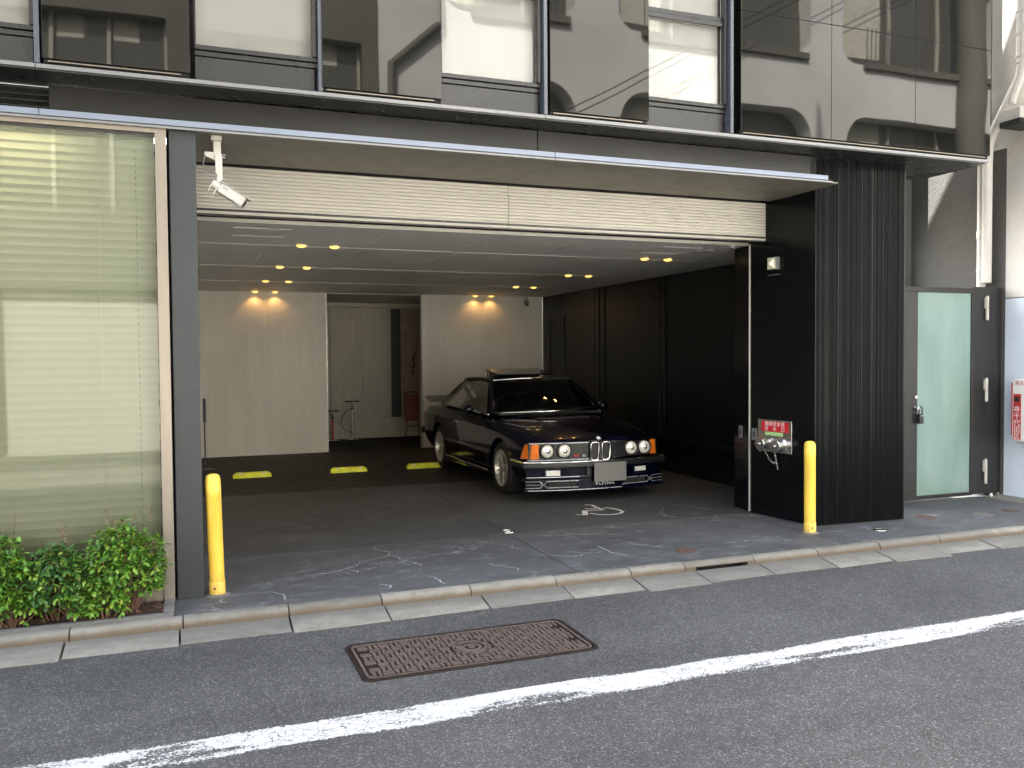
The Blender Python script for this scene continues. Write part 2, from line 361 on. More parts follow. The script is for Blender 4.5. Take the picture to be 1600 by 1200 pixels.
mortar('mortar_beige', (0.64,0.615,0.575), 6, 0.3)
mortar('mortar_blue', (0.78,0.86,0.98), 9, 0.5)
t = NT('frosted_glass'); t.set(Base_Color=t.g(t.noise(1.9,3,0.5,stretch=(1.6,1,0.5)),0.28,0.72,(0.150,0.235,0.212),(0.225,0.315,0.29)), Roughness=0.08, Specular_IOR_Level=0.6)
# vegetation
def leafmat(name, a, b, c):
    t = NT(name); geo = t.n('ShaderNodeNewGeometry'); col = t.ramp(geo.outputs['Random Per Island'], [(0.0,tuple(v*0.6 for v in a)),(0.25,a),(0.55,b),(0.82,c),(0.93,(0.26,0.41,0.06)),(0.99,(0.30,0.34,0.06)),(1.0,(0.28,0.26,0.06))])
    t.set(Base_Color=col, Roughness=0.36, Specular_IOR_Level=0.5)
    tl = t.n('ShaderNodeBsdfTranslucent'); t.l(t.mix(1.0,col,(1.3,1.6,0.6),'MULTIPLY'), tl.inputs[0])
    mx = t.n('ShaderNodeMixShader'); mx.inputs[0].default_value = 0.25; t.l(t.b.outputs[0], mx.inputs[1]); t.l(tl.outputs[0], mx.inputs[2]); t.l(mx.outputs[0], t.out.inputs['Surface']); return t.m
leafmat('leaf_bright', (0.055,0.15,0.018), (0.105,0.25,0.03), (0.20,0.37,0.05))
leafmat('leaf_dark', (0.036,0.105,0.026), (0.065,0.17,0.038), (0.13,0.28,0.05))
simple('twig', (0.16,0.085,0.06), 0.8, 0.0, 0.3, 30)
simple('dry_flower', (0.23,0.13,0.10), 0.9, 0.0, 0.35, 60)
simple('soil', (0.045,0.026,0.018), 0.95, 0.0, 0.5, 40, 0.8, 60)
# car
t = NT('car_paint'); t.set(Base_Color=(0.0008,0.0016,0.0105), Roughness=0.25, Specular_IOR_Level=0.08, Coat_Weight=0.75, Coat_IOR=1.34, Coat_Roughness=0.015)
simple('chrome', (0.72,0.72,0.74), 0.08, 1.0, 0.04, 10)
simple('silver_line', (0.62,0.62,0.64), 0.3, 0.6, 0.04, 10)
simple('tyre_rubber', (0.012,0.012,0.012), 0.75, 0.0, 0.2, 30)
simple('rim_silver', (0.52,0.51,0.47), 0.32, 0.75, 0.1, 20)
simple('black_trim', (0.008,0.008,0.009), 0.35)
simple('interior_dark', (0.012,0.012,0.013), 0.7)
t = NT('amber_lens'); t.set(Base_Color=t.g(t.noise(60,2),0.3,0.7,(0.62,0.12,0.006),(0.85,0.22,0.012)), Roughness=0.15, Coat_Weight=0.6)
t = NT('lamp_glass'); t.set(Base_Color=t.g(t.noise(50,2,stretch=(3,1,0.4)),0.3,0.7,(0.60,0.60,0.56),(0.85,0.85,0.80)), Roughness=0.15, Metallic=0.15, Coat_Weight=1.0)
simple('plate_grey', (0.14,0.14,0.138), 0.5, 0.0, 0.04, 3)
simple('cart_red', (0.21,0.065,0.065), 0.6)
simple('badge_red', (0.65,0.03,0.012), 0.3)
# lamps
emit('downlight_glow', (1.0,0.60,0.14), 0.22)
emit('shop_lamp', (1.0,0.86,0.58), 1.6)
emit('arrow_lamp', (1.0,0.90,0.70), 0.10)
# across the street
simple('opposite_wall', (0.615,0.615,0.60), 0.85, 0.0, 0.12, 0.6)
simple('opposite_grey', (0.12,0.116,0.10), 0.8, 0.0, 0.1, 0.8)
simple('opposite_frame', (0.40,0.39,0.34), 0.5)
simple('opposite_dark', (0.09,0.088,0.08), 0.2)
simple('opposite_curtain', (0.5,0.49,0.42), 0.8)
M = MATS
# ================================================================== the setting
# road with a shallow camber-free surface, reaching far along the street both ways
MB().box(-60,60,0.46,5.66,-0.30,-0.10).build('road', M['asphalt'], kind='structure')
MB().box(-200,200,-200,200,-0.60,-0.31).build('ground', M['asphalt'], kind='structure')
MB().box(-60,60,-1.95,0.45,-0.30,0.0).build('far_pavement', M['gutter_concrete'], kind='structure')
# painted line: a thin sheet on the road
MB().grid(lambda u,v: (-60+120*u, 3.945+0.255*v, -0.0972), 60, 1).build('road_marking', M['worn_road_paint'], kind='structure')
# gutter slabs and kerb stones, laid one by one
gut = structure('gutter'); krb = structure('kerb')
MB().box(-60,60,5.661,6.02,-0.30,-0.125).build('gutter_bed', M['joint_dark'], gut)
rk = random.Random(3)
gj = [-1.95,-1.34,-0.73,-0.07,0.614,1.26,1.97,2.62,3.22,3.78,4.40,5.02,5.62,6.23,6.85,7.46,8.07,8.68,9.3,9.9]
for a, b in zip(gj, gj[1:]):
    dz = rk.uniform(-0.004,0.004); dy = rk.uniform(-0.035,0.03)
    slot = abs(a-3.78) < 0.01
    y0, y1 = 5.605+dy, 5.605+dy+rk.uniform(-.025,.025)
    V = [(a+.006,y0,-0.0945+dz),(b-.006,y1,-0.0945+dz),(b-.006,5.842,-0.058+dz),(a+.006,5.842,-0.058+dz)]
    m_ = MB(); m_.add(V+[(x,y,-.2) for x,y,z in V],[(0,1,2,3),(4,7,6,5),(0,4,5,1),(1,5,6,2),(2,6,7,3),(3,7,4,0)])
    m_.build('gutter_slab', M['gutter_concrete'], gut, bevel=0.004)
MB().box(-60,-1.956,5.62,5.842,-0.2,-0.08).build('gutter_slab', M['gutter_concrete'], gut)
MB().box(9.906,60,5.62,5.842,-0.2,-0.08).build('gutter_slab', M['gutter_concrete'], gut)
kj = [-1.98,-1.32,-0.707,-0.05,0.614,1.247,1.90,2.576,3.215,3.70,4.37,5.02,5.70,6.40,7.08,7.75,8.40,9.05]
def kerb_profile(lo=-0.16):
    P = [(5.935,lo),(5.935,0.001),(5.905,0.001)]
    for k in range(1,9):
        a = math.pi/2*k/8; P.append((5.905-0.058*math.sin(a), -0.050+0.051*math.cos(a)))
    P.append((5.846,lo))
    return [(y,max(z,lo)) for y, z in P]
for a, b in zip(kj, kj[1:]):
    slot = abs(a-3.70) < 0.01
    dz = rk.uniform(-.004,.003); dy = rk.uniform(-.004,.004)
    m_ = MB(); P = [(y+dy,z+dz) for y, z in kerb_profile(-0.030 if slot else -0.16)]
    m_.prism_axis(P, a+.004, b-.004, 'x')
    if slot:
        m_.box(a+.004, a+.10, 5.85, 5.93, -.16, -.031); m_.box(b-.07, b-.004, 5.85, 5.93, -.16, -.031)
    m_.build('kerb_stone', M['kerb_stone'], krb, smooth=40)
MB().prism_axis(kerb_profile(), -60, -1.984, 'x').build('kerb_stone', M['kerb_stone'], krb, smooth=40)
MB().prism_axis(kerb_profile(), 9.054, 60, 'x').build('kerb_stone', M['kerb_stone'], krb, smooth=40)
MB().box(3.79,4.31,5.87,5.93,-0.3,-0.16).build('drain_slot_floor', M['black_gap'], krb)

# forecourt and garage floor: cast concrete bays with saw-cut joints
pav = structure('pavement')
MB().box(-60,60,5.94,30,-0.40,-0.03).build('sub_base', M['joint_dark'], pav)
Jx = [(-0.10,2.80),(2.809,5.40),(5.409,8.62)]
for a, b in Jx:
    MB().box(a,b,5.945,7.496,-0.03,0.0).build('concrete_slab', M['pavement_concrete'], pav)
MB().box(8.63,8.945,5.945,7.30,-0.03,0.006).build('concrete_slab', M['kerb_stone'], pav)
MB().box(8.96,60,5.945,9,-0.03,0.0).build('concrete_slab', M['pavement_concrete'], pav)
MB().box(-60,-3.2,5.945,7.0,-0.03,0.0).build('concrete_slab', M['pavement_concrete'], pav)
gfl = structure('garage_floor')
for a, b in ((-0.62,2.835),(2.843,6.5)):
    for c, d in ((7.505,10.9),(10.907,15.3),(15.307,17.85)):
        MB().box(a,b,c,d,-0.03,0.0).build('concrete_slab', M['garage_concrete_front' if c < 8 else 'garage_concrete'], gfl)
MB().box(6.505,8.62,7.505,9.5,-0.03,0.0).build('concrete_slab', M['pavement_concrete'], gfl)

# lime-filled cracks lying in the surface of the forecourt bays
CR = [[(1.50,7.42),(1.53,7.28),(1.60,7.2),(1.575,7.08),(1.63,6.99),(1.62,6.9),(1.70,6.74),(1.735,6.62)],
      [(1.575,7.08),(1.44,7.0),(1.30,6.93),(1.25,6.82),(1.16,6.76),(1.02,6.68),(0.92,6.67)],
      [(1.62,6.9),(1.80,6.9),(1.98,6.94),(2.12,6.95),(2.2,6.88)],
      [(1.16,6.76),(1.20,6.66),(1.23,6.60)],[(0.95,6.86),(0.80,6.79),(0.68,6.77)],[(2.12,6.95),(2.16,7.0),(2.22,6.97)],
      [(1.30,6.20),(1.36,6.12),(1.345,6.05)],[(1.72,6.24),(1.75,6.10),(1.745,6.02)],[(0.55,6.28),(0.62,6.14),(0.60,6.03)],
      [(2.24,6.48),(2.33,6.34),(2.42,6.24),(2.40,6.16)],[(2.55,7.1),(2.66,7.02),(2.62,6.93),(2.72,6.88)],[(2.42,7.32),(2.53,7.2),(2.55,7.1)],
      [(2.74,6.62),(2.95,6.46),(3.05,6.44)],[(3.02,6.62),(3.12,6.5),(3.3,6.49)],[(3.04,6.43),(3.10,6.5)],
      [(4.86,8.10),(4.70,7.92),(4.63,7.74),(4.70,7.60),(4.78,7.53)],[(5.02,8.4),(5.18,8.05),(5.3,7.8),(5.36,7.72)],[(4.9,7.78),(5.02,7.64)],
      [(3.62,6.9),(3.72,6.62),(3.86,6.42)],[(3.98,7.2),(4.03,7.08)],[(3.3,7.36),(3.42,7.2),(3.6,7.13),(3.82,7.06)],[(3.0,7.30),(3.3,7.22),(3.62,7.2)],
      [(3.36,6.75),(3.34,6.45),(3.42,6.25)],[(0.2,6.25),(0.19,6.17),(0.22,6.11)]]
cm = MB(); rc = random.Random(11)
for L in CR:
    P = []
    for (x0,y0),(x1,y1) in zip(L, L[1:]):
        for k in range(4):
            f = k/4; P.append((x0+(x1-x0)*f+rc.uniform(-.012,.012), y0+(y1-y0)*f+rc.uniform(-.012,.012)))
    P.append(L[-1]); w = [rc.uniform(.0018,.0050)*(1.0 if 0 < i < len(P)-1 else .3) for i in range(len(P))]
    V = []
    for i, (x, y) in enumerate(P):
        x2, y2 = P[min(i+1,len(P)-1)]; x1, y1 = P[max(i-1,0)]; dx, dy = x2-x1, y2-y1; l = math.hypot(dx,dy) or 1
        V += [(x-dy/l*w[i], y+dx/l*w[i], 0.0015),(x+dy/l*w[i], y-dx/l*w[i], 0.0015)]
    cm.add(V, [(2*i,2*i+1,2*i+3,2*i+2) for i in range(len(P)-1)])
t = NT('crack_lime'); t.set(Base_Color=t.g(t.noise(9,4,0.7),0.36,0.66,(0.22,0.225,0.23),(0.66,0.67,0.66)), Roughness=0.9)
cm.build('crack', M['crack_lime'], pav, kind='stuff')

# ================================================================== the office building
bld = thing('office_building', 'dark office block with black glass panels over an open white shuttered garage bay', 'building', (2.6,6.6,0))
B = bld
# --- ground floor column left of the bay, fin block right of it
MB().box(-0.085,0.088,6.32,6.75,0,3.235).build('column', M['grey_metal'], B, bevel=0.004)
MB().box(-0.10,-0.085,6.40,6.75,0,3.235).build('column_joint', M['black_gap'], B)
MB().box(-0.62,0.06,6.755,7.56,0,3.235).build('side_wall', M['fascia_metal'], B)
pier = [(5.663,6.655),(6.722,6.60),(6.722,7.86),(5.60,7.86),(5.555,7.50)]
MB().prism(pier, 0.012, 3.555).build('pier', M['black_panel_gloss'], B)
MB().prism([(x*1.0+(0.004 if x>6 else -0.0),y) for x, y in [(5.68,6.675),(6.70,6.62),(6.70,7.80),(5.62,7.80)]], 0.0, 0.012).build('pier_base', M['black_gap'], B)
rb_ = MB(); rr = random.Random(5); x = 5.668; k = 0        # ribbed cladding on the street face: each board carries its ribs
boards = [5.668,5.80,5.93,6.06,6.205,6.33,6.46,6.59,6.719]
def fy(x): return 6.655-(x-5.663)*(0.055/1.059)
for a, b in zip(boards, boards[1:]):
    mb = MB(); xx = a+.002
    while xx < b-.006:
        w_ = rr.choice((.003,.004,.006,.009)); h_ = rr.choice((.0003,.0005,.0007)); e = min(xx+w_, b-.002)
        mb.add([(xx,fy(xx)-.001,0.014),(e,fy(e)-.001,0.014),(e,fy(e)-h_,0.014),(xx,fy(xx)-h_,0.014),(xx,fy(xx)-.001,3.553),(e,fy(e)-.001,3.553),(e,fy(e)-h_,3.553),(xx,fy(xx)-h_,3.553)],
               [(0,3,2,1),(4,5,6,7),(0,1,5,4),(1,2,6,5),(2,3,7,6),(3,0,4,7)])
        xx = e+rr.choice((.002,.003,.004))
    mb.build('ribbed_board', M['ribbed_black'], B)
MB().box(6.726,6.75,6.62,7.80,0.0,3.55).build('pier_edge', M['black_panel'], B)
# --- canopy over the bay
can = MB().box(-4.0,5.44,6.31,6.62,3.247,3.262).build('canopy', M['soffit'], B)
MB().box(-4.0,-0.862,6.285,6.305,3.256,3.296).build('canopy_edge', M['canopy_strip'], can, bevel=0.002)
MB().box(-0.857,2.774,6.285,6.305,3.256,3.296).build('canopy_edge', M['canopy_strip'], can, bevel=0.002)
MB().box(2.779,5.49,6.285,6.305,3.256,3.296).build('canopy_edge', M['canopy_strip'], can, bevel=0.002)
MB().box(-4.0,2.774,6.270,6.305,3.230,3.246).build('canopy_lip', M['ledge_metal'], can, bevel=0.002)
MB().box(2.779,5.53,6.270,6.305,3.230,3.246).build('canopy_lip', M['ledge_metal'], can, bevel=0.002)
MB().box(-4.0,5.50,6.306,6.60,3.263,3.29).build('canopy_top', M['fascia_metal'], can)
MB().box(0.092,2.757,6.306,7.262,3.236,3.246).build('soffit_panel', M['soffit'], can)
MB().box(2.762,5.62,6.306,7.262,3.236,3.246).build('soffit_panel', M['soffit'], can)
MB().box(-4.0,0.086,6.306,6.318,3.236,3.246).build('soffit_panel', M['ledge_metal'], can)
# --- fascia above the canopy
for a, b in ((-0.84,2.757),(2.763,5.555)):
    MB().box(a,b,6.60,6.65,3.292,3.545).build('fascia_panel', M['fascia_metal'], B, bevel=0.003)
MB().box(5.56,5.655,6.64,6.66,3.25,3.55).build('fascia_joint', M['black_gap'], B)
lv = MB().box(-4.0,-0.845,6.68,6.70,3.292,3.545).build('louvre', M['black_gap'], B)
for i in range(6):
    z = 3.305+i*0.040
    MB().add([(-4.0,6.60,z),(-0.85,6.60,z),(-0.85,6.66,z+.024),(-4.0,6.66,z+.024),(-4.0,6.60,z+.006),(-0.85,6.60,z+.006),(-0.85,6.66,z+.03),(-4.0,6.66,z+.03)],
             [(0,3,2,1),(4,5,6,7),(0,1,5,4),(1,2,6,5),(2,3,7,6),(3,0,4,7)]).build('louvre_blade', M['frame_metal'], lv)
# --- ledge under the upper floor
lj = [-4.0,-0.875,2.70,5.60,7.49]
for a, b in zip(lj, lj[1:]):
    ex = 0.0
    MB().add([(a+.002,6.30,3.562),(b-.002,6.30,3.562),(b-.002,6.30,3.588),(a+.002,6.30,3.588),(a+.002,6.46,3.562),(b-.002,6.46,3.562),(b-.002,6.46,3.606),(a+.002,6.46,3.606)],
             [(0,1,2,3),(4,7,6,5),(0,4,5,1),(3,2,6,7),(1,5,6,2),(0,3,7,4)]).build('ledge', M['ledge_metal'], B)
MB().prism([(-4.0,6.31),(7.45,6.31),(7.49,6.60),(6.95,7.3),(6.95,7.6),(-4.0,7.6)], 3.550, 3.561).build('ledge_underside', M['frame_metal'], B)
MB().box(-4.0,7.52,6.47,7.2,3.563,3.62).build('ledge_core', M['black_gap'], B)
# --- upper floor: windows, spandrels, mullions and black glass panels
UPZ = 6.6
def glass_panel(a, b, z0, z1):
    p = MB().box(a,b,6.36,6.385,z0,z1).build('glass_panel', M['black_glass'], B, bevel=0.0015)
    return p
def bottom_channel(a, b):
    MB().box(a+.005,b-.005,6.385,6.43,3.622,3.66).build('panel_channel', M['black_gap'], B)
    MB().box(a+.03,b-.06,6.366,6.380,3.628,3.634).build('panel_rail', M['beige_steel'], B)
wins = [(-1.75,-0.875),(0.095,0.955),(1.885,2.74),(3.69,4.515)]
pans = [(-0.842,0.062),(0.966,1.866),(2.772,3.675)]
storey = 3.4
for fl in range(1):
    dz = fl*storey
    for i, (a, b) in enumerate(pans):
        glass_panel(a, b, 3.647+dz, UPZ)
        if fl == 0: bottom_channel(a, b)
    for a, b in ((4.597,5.586),(5.590,6.592),(6.596,7.575)):
        glass_panel(a, b, 3.647+dz, 4.688+dz); glass_panel(a, b, 4.693+dz, UPZ)
    if fl == 0: bottom_channel(4.597, 7.575)
    for i, (a, b) in enumerate(wins):
        w = MB().box(a,b,6.44,6.50,3.845+dz,3.876+dz).build('window', M['frame_metal'], B, bevel=0.002)
        MB().box(a,b,6.455,6.50,3.806+dz,3.838+dz).build('sill', M['frame_metal'], w, bevel=0.002)
        MB().box(a,b-.05,6.44,6.50,4.556+dz,4.596+dz).build('transom', M['frame_metal'], w, bevel=0.002)
        MB().box(a,b-.05,6.455,6.50,4.604+dz,4.640+dz).build('transom', M['frame_metal'], w, bevel=0.002)
        MB().box(a,a+.010,6.44,6.50,3.877+dz,UPZ-.1).build('frame', M['frame_metal'], w)
        MB().box(b-.048,b-.020,6.42,6.50,3.877+dz,UPZ-.1).build('frame', M['frame_metal'], w, bevel=0.002)
        MB().box(b-.016,b+.016,6.375,6.52,3.615+dz,UPZ).build('mullion', M['mullion_metal'], w, bevel=0.003)
        MB().box(a+.012,b-.05,6.474,6.480,3.877+dz,4.555+dz).build('pane', M['window_glass'], w)
        MB().box(a+.012,b-.05,6.474,6.480,4.641+dz,UPZ-.1).build('pane', M['window_glass'], w)
        MB().box(a+.005,b-.03,6.535,6.54,3.86+dz,UPZ).build('window_screen', M['blind_white'], w)
        sp = MB().box(a+.0,b-.03,6.46,6.50,3.618+dz,3.798+dz).build('spandrel', M['frame_metal'], B, bevel=0.003)
    MB().box(-4,7.56,6.545,6.60,3.62+dz,UPZ-.31).build('inner_wall', M['black_gap'], B)
MB().box(-4,-1.78,6.36,6.40,3.65,UPZ).build('glass_panel', M['black_glass'], B)
MB().prism_axis([(6.39,3.625),(6.39,15.75),(9.53,7.93),(9.815,7.25),(10.31,6.38),(10.68,5.78),(11.4,4.45),(11.4,3.625)],7.50,7.572,'x').build('end_wall', M['fascia_metal'], B)  # added wall, mostly unseen; its slanted top shapes the neighbour's sun wedge
MB().box(-4,7.49,6.61,8.4,UPZ-.3,UPZ).build('roof', M['fascia_metal'], B)
MB().box(-20,-4.01,6.36,12,0,UPZ).build('side_block', M['grey_metal'], B)
# --- shutter box: rolled-up slatted shutter in two leaves
sh = MB().box(0.095,5.585,7.3305,7.36,2.84,3.20).build('garage_shutter', M['shutter_cream'], B)
nsl = 13; z0 = 2.838; hh = (3.222-2.838)/nsl
for (a, b) in ((0.096,2.757),(2.763,5.588)):
    for i in range(nsl):
        z = z0+i*hh
        P = [(7.330,z+.0006),(7.308,z+.0006)]
        for k in range(5):
            f = k/4; P.append((7.308-0.0065*math.sin(math.pi*(0.08+0.84*f)), z+.001+(hh-.003)*f))
        P += [(7.330,z+hh-.0012)]
        MB().prism_axis(P, a, b, 'x').build('shutter_slat', M['shutter_cream'], sh, smooth=50)
MB().box(0.095,5.585,7.297,7.345,2.826,2.8365).build('bottom_bar', M['frame_metal'], sh)
MB().box(0.095,5.585,7.30,7.56,2.860,2.88).build('shutter_box_base', M['frame_metal'], B)
MB().box(0.092,5.66,6.66,7.56,3.264,3.54).build('shutter_head', M['black_gap'], B)
MB().box(0.092,5.62,7.365,7.56,2.882,3.262).build('shutter_housing', M['black_gap'], B)
MB().box(5.537,5.553,7.512,7.528,0.0,2.83).build('shutter_guide', M['trim_pale'], B, bevel=0.003)
MB().box(5.527,5.563,7.503,7.538,0.0,0.022).build('shutter_guide_foot', M['grey_metal'], B)
# --- garage ceiling of boards with pale joints
cei = MB().box(-0.62,6.60,7.36,15.6,2.86,2.90).build('ceiling', M['black_gap'], B)
rows = [(7.585,9.005),(9.035,11.095),(11.125,13.235),(13.265,15.295)]
cols = [-0.62,0.79,1.77,2.75,3.73,4.71,5.69,6.60]
for (c, d) in rows:
    for a, b in zip(cols, cols[1:]):
        MB().box(a+.0025,b-.0025,c,d,2.823,2.845).build('ceiling_panel', M['ceiling_board'], cei)
for y in (9.02,11.11,13.25): MB().box(-0.62,6.58,y-.0125,y+.0125,2.819,2.85).build('ceiling_trim', M['trim_pale'], cei)
MB().box(0.095,5.56,7.560,7.582,2.818,2.85).build('ceiling_trim', M['trim_pale'], cei)
def hatch(x0, x1, y0, y1):
    m_ = MB()
    for a in ((x0,x1,y0,y0+.016),(x0,x1,y1-.016,y1),(x0,x0+.016,y0+.017,y1-.017),(x1-.016,x1,y0+.017,y1-.017)): m_.box(*a,2.8185,2.8225)
    m_.build('access_hatch', M['trim_pale'] if False else M['ceiling_board'], cei)
hatch(0.41,0.90,7.88,8.40); hatch(4.74,5.22,7.90,8.42)
MB().cyl((5.37,8.12,2.8225),(5.37,8.12,2.812),0.11,0.10,28).build('ceiling_speaker', M['trim_pale'], cei, smooth=40)
MB().box(5.36,5.42,7.60,7.64,2.800,2.8225).build('sensor', M['trim_pale'], cei)
# --- garage walls
def cladding(x0, x1, n, name='back_wall'):
    w = MB().box(x0,x1,15.32,15.42,0,2.88).build(name, M['garage_cladding'], B)
    s = (x1-x0)/n
    for i in range(n): MB().box(x0+i*s+.0008,x0+(i+1)*s-.0008,15.300,15.319,0.004,2.821).build('wall_panel', M['garage_cladding'], w)
    return w
cladding(-0.62,2.318,3); cladding(4.075,6.47,2)
MB().box(2.319,2.336,15.292,15.45,0.0,2.823).build('corner_trim', M['trim_pale'], B)
MB().box(4.056,4.074,15.292,15.45,0.0,2.823).build('corner_trim', M['trim_pale'], B)
MB().box(-0.72,-0.63,7.57,15.4,0,2.85).build('side_wall', M['garage_cladding'], B)
MB().box(2.2,2.318,15.43,17.9,0,2.85).build('recess_wall', M['recess_board'], B)
rw = MB().box(2.2,5.1,17.85,17.95,0,2.86).build('recess_wall', M['recess_board'], B)
for a, b in ((2.32,2.78),(2.79,3.43),(3.44,4.05)): MB().box(a,b,17.83,17.849,0.42,2.70).build('wall_panel', M['recess_board'], rw)
MB().box(4.06,4.265,17.825,17.849,0.41,2.70).build('dark_strip', M['slate_strip'], rw)
MB().box(4.275,5.1,17.82,17.849,0.41,2.70).build('wall_panel', M['tan_board'], rw)
MB().box(2.32,4.34,17.70,17.82,0.0,0.405).build('plinth', M['recess_board'], rw)
MB().box(4.345,5.0,17.70,17.82,0.0,0.405).build('plinth', M['recess_board'], rw)
MB().box(2.319,5.1,17.55,17.82,2.72,2.80).build('recess_lintel', M['recess_board'], rw)
MB().box(5.0,5.1,15.43,17.84,0,2.85).build('recess_wall', M['tan_board'], B)
MB().box(2.2,5.1,15.43,17.9,2.82,2.86).build('recess_ceiling', M['ceiling_board'], B)
# right-hand wall: black panels, deep joints, low rail
rwl = MB().box(6.50,6.62,7.86,15.42,0,2.86).build('garage_side_wall', M['black_panel'], B)
for c, d in ((7.87,10.72),(11.05,12.62),(13.05,15.29)):
    MB().box(6.47,6.497,c,d,0.50,2.82).build('wall_panel', M['black_panel'], rwl, bevel=0.004)
for c, d in ((10.75,10.87),(10.90,11.02),(12.66,12.80),(12.86,13.0)):
    MB().box(6.455,6.497,c,d,0.50,2.82).build('wall_post', M['black_panel'], rwl, bevel=0.004)
MB().prism_axis([(7.87,0.40),(15.29,0.40),(15.29,0.495),(7.87,0.495)], 6.42, 6.497, 'x').build('wall_rail', M['black_panel'], rwl, bevel=0.006)
MB().box(6.47,6.497,7.87,15.29,0.0,0.392).build('wall_plinth', M['black_panel'], rwl)
for a in ((14.25,14.32,0.5,2.36),(14.92,14.99,0.5,2.36),(14.25,14.99,2.361,2.43)): MB().box(6.448,6.4695,*a).build('door_frame', M['black_panel'], rwl, bevel=0.003)
# --- shop window left of the bay
sw = MB().box(-4.0,-0.10,6.29,6.35,3.200,3.229).build('shop_window', M['beige_steel'], B)
MB().box(-0.172,-0.101,6.285,6.36,0.0,3.199).build('frame', M['beige_steel'], sw, bevel=0.003)
MB().box(-4.0,-0.173,6.31,6.35,3.178,3.199).build('frame', M['plinth_dark'], sw)
MB().box(-4.0,-0.174,6.320,6.328,0.19,3.177).build('pane', M['shop_glass'], sw)
MB().box(-4.0,-0.174,6.30,6.35,0.150,0.188).build('frame', M['beige_steel'], sw, bevel=0.002)
MB().box(-4.0,-0.174,6.305,6.35,0.105,0.148).build('frame', M['plinth_dark'], sw)
MB().box(-4.0,-0.174,6.30,6.35,-0.02,0.104).build('frame', M['beige_steel'], sw)
MB().box(-4.0,-0.64,8.3,8.32,0,3.23).build('shop_back', M['blind_white'], B)
MB().box(-4.0,-0.11,6.72,6.74,-.02,0.19).build('shop_sill', M['plinth_dark'], B)
sl_ = MB().box(-4.0,-0.64,6.36,8.3,3.229,3.234).build('shop_ceiling', M['blind_white'], B)
MB().box(-3.8,-0.75,6.56,6.66,3.19,3.225).build('shop_light', M['shop_lamp'], sl_)
MB().box(-4.0,-0.64,6.40,8.3,-.02,0.0).build('shop_floor', M['beige_steel'], B)

# venetian blind: every slat an object
vb = thing('venetian_blind', 'closed pale yellow venetian blind behind the shop window', 'blind', (-2.0,6.42,3.15))
nS = 52; zt, zb = 3.165, 0.20; sp_ = (zt-zb)/nS; me0 = None
for i in range(nS):
    z = zt-(i+.5)*sp_
    if me0 is None:
        m_ = MB(); P = []
        for k in range(5):
            f = k/4-.5; P.append((6.42+f*0.020+0.004*(1-4*f*f), f*-0.066))
        m_.add([(-3.95,y,zz+z) for y, zz in P]+[(-0.18,y,zz+z) for y, zz in P], [(k,k+1,k+6,k+5) for k in range(4)])
        o = m_.build('slat', M['slat_mat'], vb, smooth=60); me0 = o
    else:
        o = me0.copy(); COL.objects.link(o); o.location = (rk.uniform(-.002,.002), 0, -i*sp_); o.rotation_euler = (0, rk.uniform(-.0006,.0006), 0)
MB().box(-3.95,-0.18,6.40,6.44,3.168,3.2).build('head_rail', M['slat_mat'], vb)
for x in (-0.53,-1.65,-2.8): MB().tube([(x,6.398,3.16),(x,6.398,0.2)],0.0014,5).build('ladder_cord', M['slat_mat'], vb)
wd = MB()
for k in range(60): wd.box(-0.302,-0.2985,6.392,6.3955,3.10-k*.045,3.10-k*.045-.024)
wd.build('control_cord', M['cord_grey'], vb)
# ================================================================== neighbour on the right, gate, pipes
nb = thing('neighbour_building', 'rough rendered neighbouring building with blue painted base beyond the black gate', 'building', (9.2,7,0))
WX = 8.95
MB().box(WX,14.0,5.9,7.29,2.31,9.0).build('wall', M['mortar_beige'], nb)
MB().box(WX,14.0,5.9,7.29,-0.02,2.30).build('painted_base', M['mortar_blue'], nb)
MB().box(WX,14.0,7.2905,7.50,4.05,9.0).build('wall', M['mortar_beige'], nb)
MB().box(WX,14.0,7.2905,7.50,-0.02,4.049).build('rear_wall', M['mortar_grey'], nb)
MB().box(WX,14.0,7.5005,22.0,-0.02,9.0).build('rear_wall', M['mortar_grey'], nb)
MB().box(8.62,WX-.002,6.86,7.12,4.20,4.26).build('pipe_shelf', M['fascia_metal'], nb)
MB().box(8.64,WX-.002,6.88,7.10,4.262,4.40).build('meter_cover', M['white_paint_metal'], nb, bevel=0.01)
MB().box(8.79,WX-.002,8.68,8.95,0,9).build('duct_casing', M['mortar_grey'], nb)  # added casing; its shadow gives the sun wedge its left edge
MB().box(6.8,20,21.9,22.0,-0.02,12).build('alley_end_wall', M['mortar_grey'], nb)
dp = thing('downpipe', 'white plastic downpipe on the rough grey wall above the gate', 'pipe', (8.88,7.57,2.0))
MB().cyl((8.885,7.565,0.0),(8.885,7.565,3.12),0.048,n=20).build('pipe_section', M['pvc_white'], dp, smooth=50)
MB().cyl((8.885,7.565,3.121),(8.885,7.565,6.5),0.048,n=20).build('pipe_section', M['pvc_white'], dp, smooth=50)
MB().lathe([(0.05,0),(0.055,0.004),(0.055,0.09),(0.05,0.095)],(8.885,7.565,3.03),(0,0,1),20).build('pipe_socket', M['pvc_white'], dp, smooth=50)
for z in (2.65,3.9): MB().box(8.83,8.949,7.545,7.585,z,z+.02).build('pipe_bracket', M['stainless'], dp)
vp = thing('bent_pipe', 'painted pipe bending diagonally across the neighbouring wall', 'pipe', (8.86,7.2,4.5))
MB().tube([(8.86,7.045,9.5),(8.86,7.045,5.05),(8.86,7.04,4.9),(8.86,7.06,4.78),(8.86,7.16,4.62),(8.86,7.40,4.24),(8.86,7.46,4.10),(8.86,7.47,3.9),(8.86,7.47,2.5)],0.055,14).build('pipe_run', M['mortar_beige'], vp, smooth=60)
